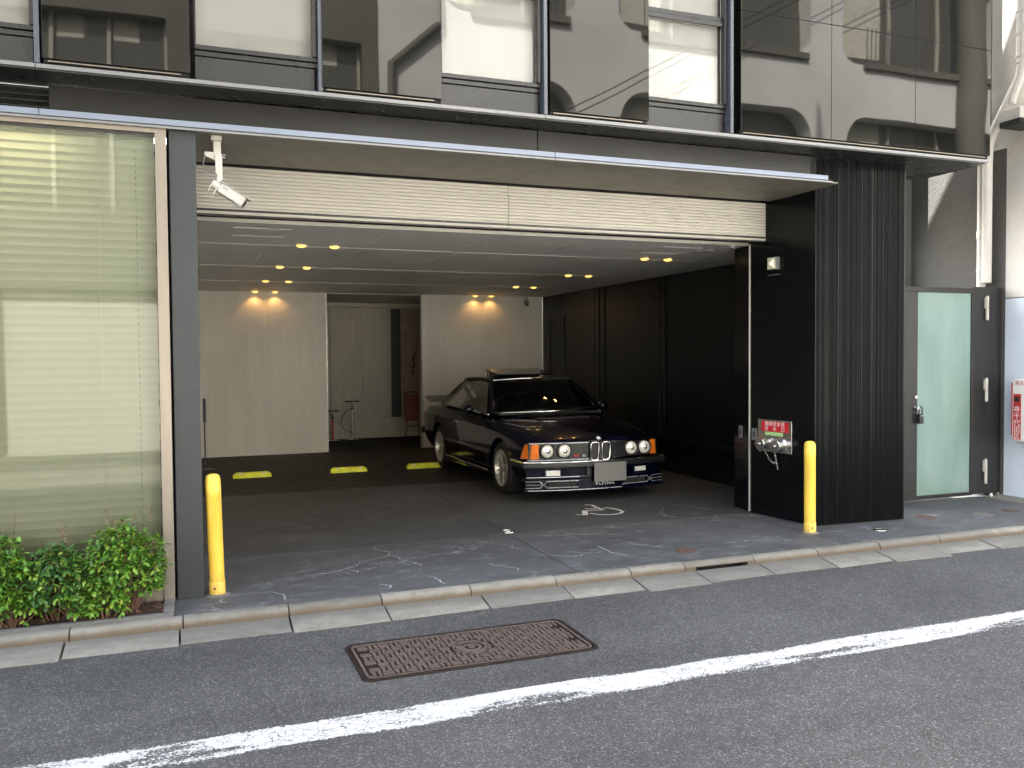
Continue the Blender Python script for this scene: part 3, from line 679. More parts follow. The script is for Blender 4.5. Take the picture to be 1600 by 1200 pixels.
MB().tube([(8.83,6.975,9.5),(8.83,6.975,4.95),(8.83,7.0,4.80),(8.83,7.10,4.58),(8.83,7.12,4.5)],0.032,12).build('pipe_run', M['mortar_beige'], vp, smooth=60)
for z in (5.0,5.25,5.5,4.93): MB().lathe([(0.056,0),(0.062,0.003),(0.062,0.03),(0.056,0.033)],(8.86,7.045,z),(0,0,1),16).build('pipe_ring', M['mortar_beige'], vp, smooth=50)

g = thing('side_gate', 'black metal side gate with frosted green glass beside the ribbed fin', 'gate', (8.0,7.35,0))
fr = MB()
fr.box(7.20,7.662,7.33,7.375,0.022,2.36); fr.box(8.472,8.505,7.33,7.375,0.022,2.36); fr.box(7.20,8.505,7.33,7.375,2.3605,2.418); fr.box(7.6625,8.4715,7.33,7.375,0.022,0.062)
fr.build('gate_frame', M['gate_metal'], g, bevel=0.003)
MB().box(7.6635,8.4705,7.345,7.357,0.0635,2.359).build('glass_pane', M['frosted_glass'], g)
MB().box(7.664,7.668,7.338,7.344,0.064,2.358).build('glass_bead', M['black_trim'], g)
MB().box(8.512,8.948,7.335,7.372,0.03,2.436).build('hinge_panel', M['gate_metal'], g, bevel=0.004)
for z0, z1 in ((2.045,2.335),(1.10,1.385),(0.14,0.44)):
    h = MB().cyl((8.692,7.315,z0+.012),(8.692,7.315,(z0+z1)/2-.002),0.019,n=14).build('hinge', M['white_paint_metal'], g, smooth=50)
    MB().lathe([(0.019,0),(0.019,(z1-z0)/2-.016),(0.014,(z1-z0)/2-.006),(0.0,(z1-z0)/2)],(8.692,7.315,(z0+z1)/2+.002),(0,0,1),14).build('hinge_barrel', M['white_paint_metal'], h, smooth=50)
    MB().lathe([(0.0,-0.012),(0.014,-.006),(0.019,0)],(8.692,7.315,z0+.012),(0,0,1),14).build('hinge_cap', M['white_paint_metal'], h, smooth=50)
    MB().box(8.665,8.689,7.318,7.334,(z0+z1)/2,z1-.02).build('hinge_leaf', M['white_paint_metal'], h)
MB().cyl((7.628,7.33,1.185),(7.628,7.312,1.185),0.019,n=18).build('keyhole', M['stainless'], g, smooth=40)
kn = MB().lathe([(0.024,0),(0.026,.012),(0.02,.02),(0.022,.045),(0.018,.05)],(7.628,7.33,1.06),(0,-1,0),20).build('door_knob', M['stainless'], g, smooth=40)
kb = thing('key_box', 'black key lock box hanging from the gate knob', 'lock box', (7.655,7.27,1.0))
MB().box(7.628,7.694,7.265,7.305,0.885,1.000).build('lock_body', M['dark_plastic'], kb, bevel=0.012)
MB().tube([(7.64,7.285,0.99),(7.64,7.285,1.05),(7.65,7.285,1.075),(7.665,7.285,1.08),(7.68,7.285,1.07),(7.685,7.285,1.05),(7.685,7.285,0.99)],0.007,8).build('shackle', M['dark_plastic'], kb, smooth=60)
MB().box(7.645,7.682,7.262,7.2645,0.972,0.984).build('lock_window', M['stainless'], kb)
MB().cyl((8.72,7.26,0.0),(8.72,7.26,0.045),0.02,0.016,12).build('door_stop', M['stainless'], None, smooth=40)
tag(bpy.data.objects['door_stop'], 'small metal door stop on the ground under the gate hinges', 'door stop')

# fire extinguisher box on the blue wall
eb = thing('extinguisher_box', 'red and pale extinguisher box on the blue painted wall', 'extinguisher box', (8.87,6.95,1.0))
MB().prism_axis([(7.075,0.71),(7.045,0.665),(6.69,0.665),(6.66,0.70),(6.66,1.34),(6.69,1.375),(7.045,1.375),(7.07,1.35)], 8.80, 8.949, 'x').build('case', M['sign_white'], eb, bevel=0.012)
MB().box(8.795,8.7985,6.955,7.050,0.685,1.205).build('red_panel', M['box_red'], eb)
MB().box(8.80,8.94,7.062,7.082,0.72,1.33).build('case_side', M['box_red'], eb, bevel=0.006)
MB().box(8.790,8.7945,6.975,7.035,1.115,1.175).build('viewing_window', M['dark_plastic'], eb)
text_mesh('lettering', '千\n代\n田\n区', 0.082, M['sign_white'], (8.7945,7.003,0.835), (0,-1,0), (0,0,1), eb, depth=0.0008, line=0.92)
text_mesh('lettering', '消火器', 0.055, M['box_red'], (8.7985,6.955,1.325), (0,-1,0), (0,0,1), eb, depth=0.0008)
text_mesh('lettering', 'ご自由に\nお使い下さい', 0.028, M['grey_plastic'], (8.7985,6.96,1.255), (0,-1,0), (0,0,1), eb, depth=0.0006) if False else None
em = MB()
em.tube([(8.793,7.003+.026*math.cos(a*math.pi/12),1.035+.026*math.sin(a*math.pi/12)) for a in range(24)],0.0035,6,closed=True)
for a in (90,210,330): em.tube([(8.793,7.003,1.035),(8.793,7.003+.024*math.cos(R(a)),1.035+.024*math.sin(R(a)))],0.003,6)
em.build('emblem', M['sign_white'], eb)

# ================================================================== street furniture and fittings
def bollard(x, y, lean, label, base_label=None):
    t = thing('bollard', label, 'bollard', (x,y,0), 'yellow bollards guarding the garage bay')
    tx = Vector((lean,0,1)).normalized()
    MB().lathe([(0.052,0.105),(0.052,0.70),(0.0525,0.701),(0.0525,0.77),(0.052,0.771),(0.052,0.815),(0.049,0.836),(0.040,0.852),(0.022,0.861),(0.0,0.863)],(x,y,0),tx,28).build('post', M['bollard_yellow'], t, smooth=40)
    MB().lathe([(0.056,0.0),(0.056,0.098),(0.052,0.103)],(x,y,0),tx,28).build('base_sleeve', M['bollard_yellow'], t, smooth=40)
    MB().cyl((x-.02,y-.053,0.055),(x-.02,y-.060,0.055),0.007,n=10).build('bolt', M['rust_iron'], t)
    MB().lathe([(0.085,0.0),(0.075,0.006),(0.056,0.010)],(x,y,0),(0,0,1),24).build('mortar_collar', M['gutter_concrete'], t, smooth=30)
    return t
bollard(0.178,6.37,-0.022,'yellow bollard leaning slightly beside the grey column')
bollard(5.435,6.45,-0.004,'upright yellow bollard in front of the black fin corner')

def wheel_stop(x0, x1, label):
    t = thing('wheel_stop', label, 'wheel stop', ((x0+x1)/2,12.52,0), 'yellow wheel stops on the garage floor')
    P = [(12.45,0.001),(12.455,0.026),(12.485,0.072),(12.53,0.077),(12.575,0.072),(12.60,0.026),(12.605,0.001)]
    mb = MB(); n = len(P); V = []
    for x, ins, f in ((x0,0.0,0.55),(x0+.045,0,1),(x1-.045,0,1),(x1,0,0.55)):
        for y, z in P: V.append((x, 12.5275+(y-12.5275)*(1 if f==1 else .8), z*f))
    mb.add(V, [(i*n+k,i*n+(k+1)%n,(i+1)*n+(k+1)%n,(i+1)*n+k) for i in range(3) for k in range(n)]+[tuple(range(n)),tuple(range(4*n-1,3*n-1,-1))])
    mb.build('stop_body', M['stop_yellow'], t, smooth=35)
    for k in range(int((x1-x0-.12)/.03)):
        xx = x0+.06+k*.03
        if k % 1 == 0: MB().obox((xx+.011,12.468,0.046),(.009,0,0),(0,.0055,.011*1.6),(0,-.004,.0022)).build('grip_stud', M['stop_yellow'], t)
    for xx in (x0+.10,x1-.10): MB().obox((xx,12.4685,0.058),(.026,0,0),(0,.0045,.010),(0,-.0035,.0016)).build('reflector', M['reflector'], t)
    return t
wheel_stop(0.58,1.10,'yellow wheel stop nearest the stand sign, left of the empty bay')
wheel_stop(1.93,2.46,'middle yellow wheel stop in the empty parking bay')
wheel_stop(3.07,3.60,'yellow wheel stop touching the rear tyre of the parked car')

# manhole cover in the road
mh = thing('manhole_cover', 'rectangular brown cast iron utility cover in the asphalt', 'manhole cover', (1.59,4.895,-0.1))
cx, cy, hw, hl = 1.590, 4.897, 0.720, 0.315
def rrect(hx, hy, r, n=5):
    P = []
    for sx, sy, a0 in ((1,1,0),(-1,1,90),(-1,-1,180),(1,-1,270)):
        for k in range(n+1):
            a = R(a0+90*k/n); P.append((cx+sx*(hx-r)+r*math.cos(a), cy+sy*(hy-r)+r*math.sin(a)))
    return P
def ring(o, i, z0, z1):
    n = len(o); mb = MB()
    V = [(x,y,z0) for x,y in o]+[(x,y,z1) for x,y in o]+[(x,y,z1) for x,y in i]+[(x,y,z0) for x,y in i]
    F = []
    for k in range(n):
        j = (k+1)%n
        for a in range(3): F.append((a*n+k,a*n+j,(a+1)*n+j,(a+1)*n+k))
    return mb.add(V, F)
MB().prism(rrect(hw-.004,hl-.004,.06), -0.104,-0.0985).build('cover_plate', M['cast_iron'], mh)
ring(rrect(hw,hl,.06),rrect(hw-.022,hl-.022,.05),-0.099,-0.089).build('frame_ring', M['cast_iron'], mh, bevel=0.002)
ring(rrect(hw-.030,hl-.030,.045),rrect(hw-.044,hl-.044,.036),-0.096,-0.0895).build('cover_rim', M['cast_iron_worn'], mh)
tp = MB(); nx, ny = 20, 8; cw = (2*(hw-.06))/nx; ch = (2*(hl-.06))/ny
for i in range(nx):
    for j in range(ny):
        x = cx-hw+.06+(i+.5)*cw; y = cy-hl+.06+(j+.5)*ch
        if math.hypot((x-cx)/1.0,(y-cy)) < .135: continue
        if (i < 1 and j in (2,6)) or (i > nx-2 and j in (2,6)): continue
        for k in (-.5,.5):
            if (i+j) % 2: a = (x-cw*.46,x+cw*.46,y+k*ch*.5-ch*.135,y+k*ch*.5+ch*.135)
            else: a = (x+k*cw*.5-cw*.135,x+k*cw*.5+cw*.135,y-ch*.46,y+ch*.46)
            tp.box(*a,-0.099,-0.0895)
tp.build('tread_pattern', M['cast_iron_worn'], mh, kind='stuff')
emb = MB()
for r0, r1 in ((.118,.104),(.062,.045)):
    emb.add([(cx+rr_*math.cos(2*math.pi*k/36),cy+rr_*.95*math.sin(2*math.pi*k/36),z) for rr_, z in ((r0,-.099),(r0,-.0895),(r1,-.0895),(r1,-.099)) for k in range(36)],
            [(a*36+k,a*36+(k+1)%36,(a+1)*36+(k+1)%36,(a+1)*36+k) for a in range(3) for k in range(36)])
emb.lathe([(.022,0),(.022,.0055)],(cx,cy,-.095),(0,0,1),20)
emb.prism([(cx+.098*math.cos(R(a)),cy+.098*math.sin(R(a))) for a in range(150,391,10)]+[(cx+.012+.070*math.cos(R(a)),cy+.010+.070*math.sin(R(a))) for a in range(390,149,-10)], -.095,-.0897)
emb.build('emblem', M['cast_iron_worn'], mh, smooth=30)

def round_cover(x, y, r, mat, label, ribs=False):
    t = thing('drain_cover', label, 'drain cover', (x,y,0), 'small round covers in the paving')
    MB().cyl((x,y,0.0005),(x,y,0.004),r,n=28).build('lid', M[mat], t)
    MB().lathe([(r+.012,0.0008),(r+.010,0.005),(r+.002,0.005),(r+.002,0.001)],(x,y,0),(0,0,1),28,caps=False).build('rim', M[mat], t)
    if ribs:
        b = MB()
        for k in range(-4,5):
            w = math.sqrt(max(0,r*r-(k*r*.2)**2))-.004
            if w > .01: b.box(x-w,x+w,y+k*r*.2-.004,y+k*r*.2+.004,0.004,0.0075)
        b.build('lid_ribs', M[mat], t)
    return t
round_cover(3.962,6.26,0.075,'rust_iron','brown ribbed round cover near the kerb before the car',True)
round_cover(7.03,6.61,0.085,'rust_iron','rusty round cover right of the black fin')
round_cover(7.67,6.49,0.10,'gutter_concrete','grey round cover in front of the gate')
round_cover(8.13,6.53,0.075,'rust_iron','rusty round cover furthest along by the blue wall')
round_cover(6.12,6.295,0.05,'stainless','small metal survey disc below the black fin')
t = thing('floor_drain', 'round steel floor drain on the slab joint before the car', 'floor drain', (2.84,7.60,0))
MB().lathe([(0.075,0.001),(0.073,0.006),(0.058,0.006),(0.056,0.0015)],(2.84,7.60,0),(0,0,1),30,caps=False).build('rim', M['stainless'], t, smooth=30)
MB().cyl((2.84,7.60,0.0008),(2.84,7.60,0.002),0.057,n=24).build('drain_mouth', M['dark_plastic'], t)
MB().lathe([(0.030,0.002),(0.028,0.008),(0.0,0.009)],(2.84,7.60,0),(0,0,1),20).build('strainer', M['stainless'], t, smooth=30)

# wheelchair symbol painted on the garage floor (seen head-down from the street)
wc = MB(); Z = 0.0025
def stroke(pts, w):
    V = []
    for i, (x, y) in enumerate(pts):
        x2, y2 = pts[min(i+1,len(pts)-1)]; x1, y1 = pts[max(i-1,0)]; dx, dy = x2-x1, y2-y1; l = math.hypot(dx,dy)
        V += [(x-dy/l*w, y+dx/l*w, Z),(x+dy/l*w, y-dx/l*w, Z)]
    wc.add(V, [(2*i,2*i+1,2*i+3,2*i+2) for i in range(len(pts)-1)])
stroke([(3.804,8.126),(3.839,8.108),(3.897,8.083)], .014)
stroke([(3.883,8.065),(3.940,8.187),(3.999,8.317)], .030)
stroke([(3.973,8.294),(4.045,8.289),(4.138,8.283),(4.212,8.277)], .018)
stroke([(4.039,8.397),(4.090,8.383),(4.138,8.381),(4.204,8.415)], .015)
stroke([(4.144,8.620),(4.192,8.611),(4.218,8.583),(4.208,8.503),(4.198,8.404),(4.199,8.328),(4.212,8.277)], .020)
stroke([(4.259,8.378),(4.295,8.354),(4.327,8.321),(4.345,8.260),(4.354,8.203),(4.350,8.132),(4.339,8.080),(4.293,8.036),(4.242,8.002),(4.176,7.986),(4.132,7.990),(4.092,8.005),(4.055,8.025),(4.022,8.052),(3.997,8.095),(3.979,8.146)], .017)
o = wc.build('wheelchair_symbol', M['sign_white'], gfl)

# ---- fittings on the inner face of the pier
NX = Vector((-0.9919,-0.1268,0)); RX = Vector((0.1268,-0.9919,0)); UZ = Vector((0,0,1))
def PF(d, z, off=0.0): return Vector((5.663-0.1268*d, 6.655+0.9919*d, z)) + NX*off
def fbox(mb, d0, d1, z0, z1, o0, o1):
    c = PF((d0+d1)/2,(z0+z1)/2,(o0+o1)/2); return mb.obox(c, RX*abs(d1-d0)/2, NX*abs(o1-o0)/2, UZ*(z1-z0)/2)
hy = thing('fire_hose_inlet', 'stainless twin fire hose inlet with red sign on the black pier', 'hydrant inlet', tuple(PF(.51,.84,.02)))
fbox(MB(), .285,.745,.675,1.005,.001,.012).build('mounting_plate', M['stainless'], hy, bevel=0.003)
sg = fbox(MB(), .325,.690,.885,.988,.0135,.0165).build('sign_plate', M['sign_red'], hy)
text_mesh('lettering','連結送水管',0.050,M['sign_white'],PF(.507,.962,.0180),RX,UZ,sg,spacing=1.12,depth=.0006,stretch=1.05)
text_mesh('lettering','送　水　口',0.050,M['sign_white'],PF(.507,.912,.0180),RX,UZ,sg,spacing=1.12,depth=.0006,stretch=1.05)
fbox(MB(), .40,.64,.845,.880,.0135,.0155).build('label_strip', M['label_green'], hy)
fbox(MB(), .315,.355,.69,.725,.0135,.016).build('tag_plate', M['grey_plastic'], hy)
for d, z in ((.605,.768),(.415,.758)):
    ax = (NX*1.0+RX*0.18*(1 if d<.5 else 0.1)-UZ*0.05).normalized(); p = PF(d,z,.012)
    it = MB().lathe([(.072,0),(.072,.012),(.060,.016),(.052,.022),(.052,.075),(.058,.080)],p,ax,28).build('inlet', M['stainless'], hy, smooth=35)
    cp = MB().lathe([(.060,.081),(.066,.086),(.066,.118),(.060,.124),(.018,.126),(.016,.138),(.010,.141),(0,.142)],p,ax,28).build('cap', M['stainless'], it, smooth=35)
    q = Vector(p)+ax*.10
    L = MB()
    for a in (40,140,265): L.obox(q+Vector(ax).orthogonal().normalized()*0 + (RX*math.cos(R(a))+UZ*math.sin(R(a)))*.066, RX*.010, ax*.012, UZ*.010)
    L.build('cap_lug', M['stainless'], it, bevel=0.003)
ch = MB()
def link(p, a, b):
    ch.tube([Vector(p)+Vector(a)*math.cos(2*math.pi*k/8)*.0115+Vector(b)*math.sin(2*math.pi*k/8)*.006 for k in range(8)],.0022,5,closed=True)
for s, (d0, d1) in enumerate(((.565,.475),(.43,.44))):
    for k in range(9 if s == 0 else 10):
        f = k/8; z = .70-.125*math.sin(math.pi*.5*min(1,f*1.1)) if s == 0 else .695-.155*f
        link(PF(d0+(d1-d0)*f, z, .095-.05*f), UZ, RX if k%2 else NX)
ch.build('chain', M['stainless'], hy, smooth=60)
for nm, d, lab in (('key_switch', .80, 'small key switch plate beside the hose inlet on the pier'),):
    t = thing('key_switch', lab, 'switch', tuple(PF(d,.84,.01)), 'key switches near the shutter guide')
    fbox(MB(), d-.035,d+.035,.78,.90,.001,.016).build('switch_plate', M['grey_plastic'], t, bevel=0.004)
    fbox(MB(), d-.012,d+.012,.815,.865,.0165,.020).build('switch_slot', M['dark_plastic'], t)
t = thing('key_switch', 'key switch plate left of the shutter guide, further inside', 'switch', (5.58,7.70,.85), 'key switches near the shutter guide')
MB().obox((5.566,7.70,.845),(0.006,0,0),(0,.030,0),(0,0,.065)).build('switch_plate', M['grey_plastic'], t, bevel=0.004)
MB().obox((5.558,7.70,.845),(0.003,0,0),(0,.011,0),(0,0,.026)).build('switch_slot', M['dark_plastic'], t)
t = thing('arrow_lamp', 'small lit box lamp with white arrow high on the black pier', 'sign lamp', tuple(PF(.52,2.6,.02)))
fbox(MB(), .455,.575,2.53,2.655,.001,.055).build('lamp_case', M['grey_plastic'], t, bevel=0.003)
fbox(MB(), .462,.568,2.537,2.648,.0555,.058).build('lamp_face', M['label_cream'], t)
am = MB(); P3 = [PF(.555,2.592,.0585),PF(.478,2.64,.0585),PF(.478,2.545,.0585)]
am.add([*P3, *[p+NX*.002 for p in P3]], [(0,1,2),(5,4,3),(0,3,4,1),(1,4,5,2),(2,5,3,0)]); am.build('arrow', M['arrow_lamp'], t)
fbox(MB(), .455,.575,2.475,2.480,.001,.05).build('lamp_shelf', M['grey_plastic'], t)

# ---- security cameras
t = thing('security_camera', 'white bullet security camera hanging from the canopy by the column', 'camera', (.237,6.40,3.236))
MB().box(.190,.262,6.37,6.43,3.20,3.235).build('ceiling_plate', M['white_paint_metal'], t, bevel=0.003)
MB().box(.206,.256,6.385,6.415,3.06,3.20).build('drop_post', M['white_paint_metal'], t, bevel=0.003)
MB().prism_axis([(.145,3.118),(.255,3.118),(.262,3.075),(.218,3.060),(.145,3.090)], 6.372, 6.384, 'y').build('bracket', M['white_paint_metal'], t, bevel=0.002)
MB().prism_axis([(.214,3.10),(.262,3.10),(.262,2.93),(.245,2.905),(.222,2.91),(.218,2.955)], 6.352, 6.3715, 'y').build('arm', M['white_paint_metal'], t, bevel=0.002)
MB().cyl((.258,6.362,3.10),(.286,6.362,3.10),.006,n=8).cyl((.258,6.362,3.082),(.281,6.362,3.082),.006,n=8).build('clamp_bolt', M['stainless'], t)
p0 = Vector((.195,6.36,2.895)); ax = Vector((.83,-.16,-.53)).normalized(); sd = Vector((0.15,.985,-.06)); sd = (sd-ax*sd.dot(ax)).normalized(); up = ax.cross(sd)*-1
if up.z < 0: up = -up
MB().cyl(p0, p0+ax*.062, .033, n=18).build('rear_cap', M['white_paint_metal'], t, smooth=40)
MB().obox(p0+ax*.155, ax*.095, sd*.040, up*.034).build('housing', M['white_paint_metal'], t, bevel=0.008)
MB().obox(p0+ax*.165+up*.038, ax*.112, sd*.044, up*.003).build('sun_shield', M['white_paint_metal'], t, bevel=0.002)
MB().obox(p0+ax*.22-up*.030-sd*.0, ax*.028, sd*.030, up*.010).build('lamp_block', M['white_paint_metal'], t, bevel=0.004)
MB().cyl(p0+ax*.248, p0+ax*.254, .028, n=18).build('lens', M['dark_plastic'], t)
MB().obox(p0+ax*.10-sd*.0405+up*.012, ax*.020, sd*.0006, up*.003).build('name_strip', M['grey_plastic'], t)
MB().tube([(.15,6.36,3.09),(.135,6.36,3.04),(.145,6.36,2.99),(.19,6.35,2.975),(.225,6.345,2.96),(.215,6.345,2.92),(.19,6.35,2.90)],.0045,6).build('cable', M['grey_plastic'], t, smooth=60)
MB().tube([(.196,6.33,2.895),(.175,6.33,2.865),(.165,6.33,2.835)],.003,6).tube([(.225,6.33,2.86),(.205,6.33,2.835),(.19,6.33,2.80)],.003,6).build('loose_wire', M['pvc_white'], t, smooth=60)
t = thing('dome_camera', 'small dark ceiling camera before the right back wall', 'camera', (6.08,15.15,2.82))
MB().cyl((6.05,15.15,2.823),(6.05,15.15,2.72),.006,n=8).cyl((6.10,15.15,2.823),(6.10,15.15,2.72),.006,n=8).build('drop_rod', M['dark_plastic'], t)
MB().lathe([(.0,-.05),(.035,-.04),(.05,0),(.045,.035),(.02,.05),(0,.05)],(6.075,15.13,2.69),(0,-.6,.8),16).build('camera_ball', M['grey_plastic'], t, smooth=60)
MB().cyl((6.075,15.10,2.66),(6.075,15.07,2.64),.022,n=12).build('lens', M['black_trim'], t)

# ---- recessed downlights: four pairs each side
dl0 = None
def spot(name, x, y, parent):
    L = bpy.data.lights.get('downlight_beam') or bpy.data.lights.new('downlight_beam','SPOT')
    L.energy = 2.4; L.color = (1.0,0.52,0.17); L.spot_size = R(140); L.spot_blend = 1.0; L.shadow_soft_size = 0.035
    o = bpy.data.objects.new(name, L); COL.objects.link(o); o.location = (x,y,2.80); o.parent = parent; o.matrix_parent_inverse = WORLD[parent.name].inverted(); return o
ordn = ['first','second','third','last']
for si, (sx, side) in enumerate((((1.113,1.445),'left'),((5.072,5.385),'right'))):
    for ri, y in enumerate((8.89,11.04,13.10,15.20)):
        for pi_, x in enumerate(sx):
            lab = '%s warm downlight of the %s pair from the street, %s' % ('left' if pi_ == 0 else 'right', ordn[ri], 'over empty bay' if si == 0 else 'right of car')
            t = thing('downlight', lab, 'downlight', (x,y,2.82), 'warm ceiling downlights of the garage')
            MB().lathe([(.062,-.002),(.060,-.008),(.050,-.009),(.046,-.002)],(x,y,2.8225),(0,0,1),24,caps=False).build('trim_ring', M['trim_pale'], t, smooth=40)
            MB().lathe([(.050,0),(.047,-.010),(.030,-.019),(.0,-.022)],(x,y,2.8135),(0,0,1),24,caps=False).build('lens', M['downlight_glow'], t, smooth=60)
            spot('beam', x, y, t)

# ---- things standing in the garage
t = thing('stand_sign', 'slim black stand with round base by the left back wall', 'stand', (.24,13.6,0))
MB().lathe([(.14,0.001),(.14,.012),(.02,.022)],(.24,13.6,0),(0,0,1),24).build('base', M['dark_plastic'], t, smooth=30)
MB().cyl((.24,13.6,.02),(.24,13.6,.75),.011,n=10).build('pole', M['grey_metal'], t)
MB().box(.218,.262,13.585,13.60,.72,1.08).build('sign_plate', M['grey_metal'], t, bevel=.004)
t = thing('paper_notice', 'white folded notice at the left edge of the garage wall', 'notice', (.16,13.5,1.2))
MB().add([(.08,13.49,1.10),(.19,13.53,1.11),(.215,13.53,1.24),(.08,13.49,1.26),(.08,13.495,1.10),(.19,13.535,1.11),(.215,13.535,1.24),(.08,13.495,1.26)],[(0,1,2,3),(7,6,5,4),(0,4,5,1),(1,5,6,2),(2,6,7,3),(3,7,4,0)]).build('sheet', M['sign_white'], t)
MB().cyl((.10,13.52,0),(.10,13.52,1.12),.008,n=8).build('stand_rod', M['grey_metal'], t)
def pump(x, y, h, col, label):
    t = thing('floor_pump', label, 'bicycle pump', (x,y,0), 'floor pumps in the back recess')
    MB().box(x-.11,x+.11,y-.035,y+.035,0,.012).build('foot_plate', M['stainless'], t, bevel=.003)
    MB().lathe([(.035,.012),(.028,.05),(.019,.06),(.019,h-.16)],(x,y,0),(0,0,1),14).build('barrel', M[col], t, smooth=40)
    MB().lathe([(.026,h-.16),(.026,h-.12),(.010,h-.115),(.008,h-.02)],(x,y,0),(0,0,1),12).build('piston', M['dark_plastic'], t, smooth=40)
    MB().tube([(x-.14,y,h),(x-.05,y,h+.005),(x+.05,y,h+.005),(x+.14,y,h)],[.015,.012,.012,.015],8).build('handle', M['dark_plastic'], t, smooth=50)
    MB().tube([(x,y-.03,.10),(x-.05,y-.05,.18),(x-.16,y-.06,.20),(x-.24,y-.05,.32),(x-.20,y-.04,.50),(x-.10,y-.03,.62),(x-.02,y-.03,.62*h/.75),(x-.0,y-.02,h-.12)],.007,7).build('hose', M['dark_plastic'], t, smooth=60)
pump(3.15,17.45,.78,'stainless','silver barrelled floor pump with looped hose by the recess plinth')
pump(2.74,17.40,.60,'badge_red','smaller dark red floor pump at the recess corner')
t = thing('red_cart', 'dark red folding cart leaning in the recess behind the car', 'cart', (4.2,16.6,0))
MB().obox((4.22,16.75,.66),(.15,0,0),(0,.02,0),(0,.03,.26)).build('red_panel', M['cart_red'], t, bevel=.01)
MB().tube([(4.08,16.74,.93),(4.10,16.76,.97),(4.22,16.78,.985),(4.34,16.76,.97),(4.36,16.74,.93)],.016,8).build('handle', M['cart_red'], t, smooth=60)
MB().tube([(4.10,16.68,.40),(4.06,16.55,.20),(3.98,16.45,.02)],.01,7).tube([(4.34,16.68,.40),(4.30,16.50,.02)],.01,7).tube([(4.12,16.6,.3),(4.32,16.6,.3)],.01,7).build('legs_frame', M['dark_plastic'], t, smooth=60)
for x in (4.02,4.30): MB().lathe([(.02,-.015),(.045,-.015),(.05,0),(.045,.015),(.02,.015)],(x,16.45,.05),(1,0,0),16).build('wheel', M['tyre_rubber'], t, smooth=40)
t = thing('hanging_tool', 'black tool hanging on the tan recess wall above the cart', 'tool', (4.55,17.8,1.6))
MB().tube([(4.50,17.79,1.32),(4.54,17.78,1.48),(4.52,17.78,1.62),(4.57,17.78,1.80)],[.018,.012,.02,.012],8).build('shaft', M['dark_plastic'], t, smooth=60)
MB().obox((4.545,17.77,1.70),(.012,0,.03),(0,.012,0),(-.008,0,.01)).build('blade', M['stainless'], t)
MB().tube([(4.40,17.79,1.5),(4.50,17.78,1.46),(4.60,17.79,1.52)],.010,7).build('cross_bar', M['dark_plastic'], t, smooth=60)
MB().cyl((4.33,17.815,1.17),(4.33,17.78,1.17),.02,n=10).build('hook', M['dark_plastic'], t)

# ================================================================== planting bed
bed = structure('planting_bed')
sl = MB().grid(lambda u,v: (-4+3.83*u, 5.975+.32*v, .012+.02*math.sin(u*37)*math.sin(v*9)+random.uniform(0,.012)), 90, 8).build('soil', M['soil'], bed, smooth=60)
MB().box(-4,-0.106,5.938,5.974,-.03,.022).build('edging_stone', M['granite'], bed, bevel=.003)
MB().box(-0.170,-0.104,5.976,6.285,-.03,.022).build('edging_stone', M['granite'], bed, bevel=.003)
def leaf(mb, p, d, L, W, rg):
    d = d.normalized(); s = d.cross(Vector((rg.uniform(-.3,.3),rg.uniform(-.3,.3),1))); s = s.normalized() if s.length > .01 else Vector((1,0,0))
    n = s.cross(d); b = Vector(p)
    P = [b, b+d*L*.35+s*W*.5-n*W*.10, b+d*L*.35+n*0, b+d*L*.35-s*W*.5-n*W*.10, b+d*L*.72+s*W*.38-n*L*.05, b+d*L*.72-n*L*.03, b+d*L*.72-s*W*.38-n*L*.05, b+d*L-n*L*.14]
    mb.add(P, [(0,1,2),(0,2,3),(1,4,5,2),(2,5,6,3),(4,7,5),(5,7,6)])
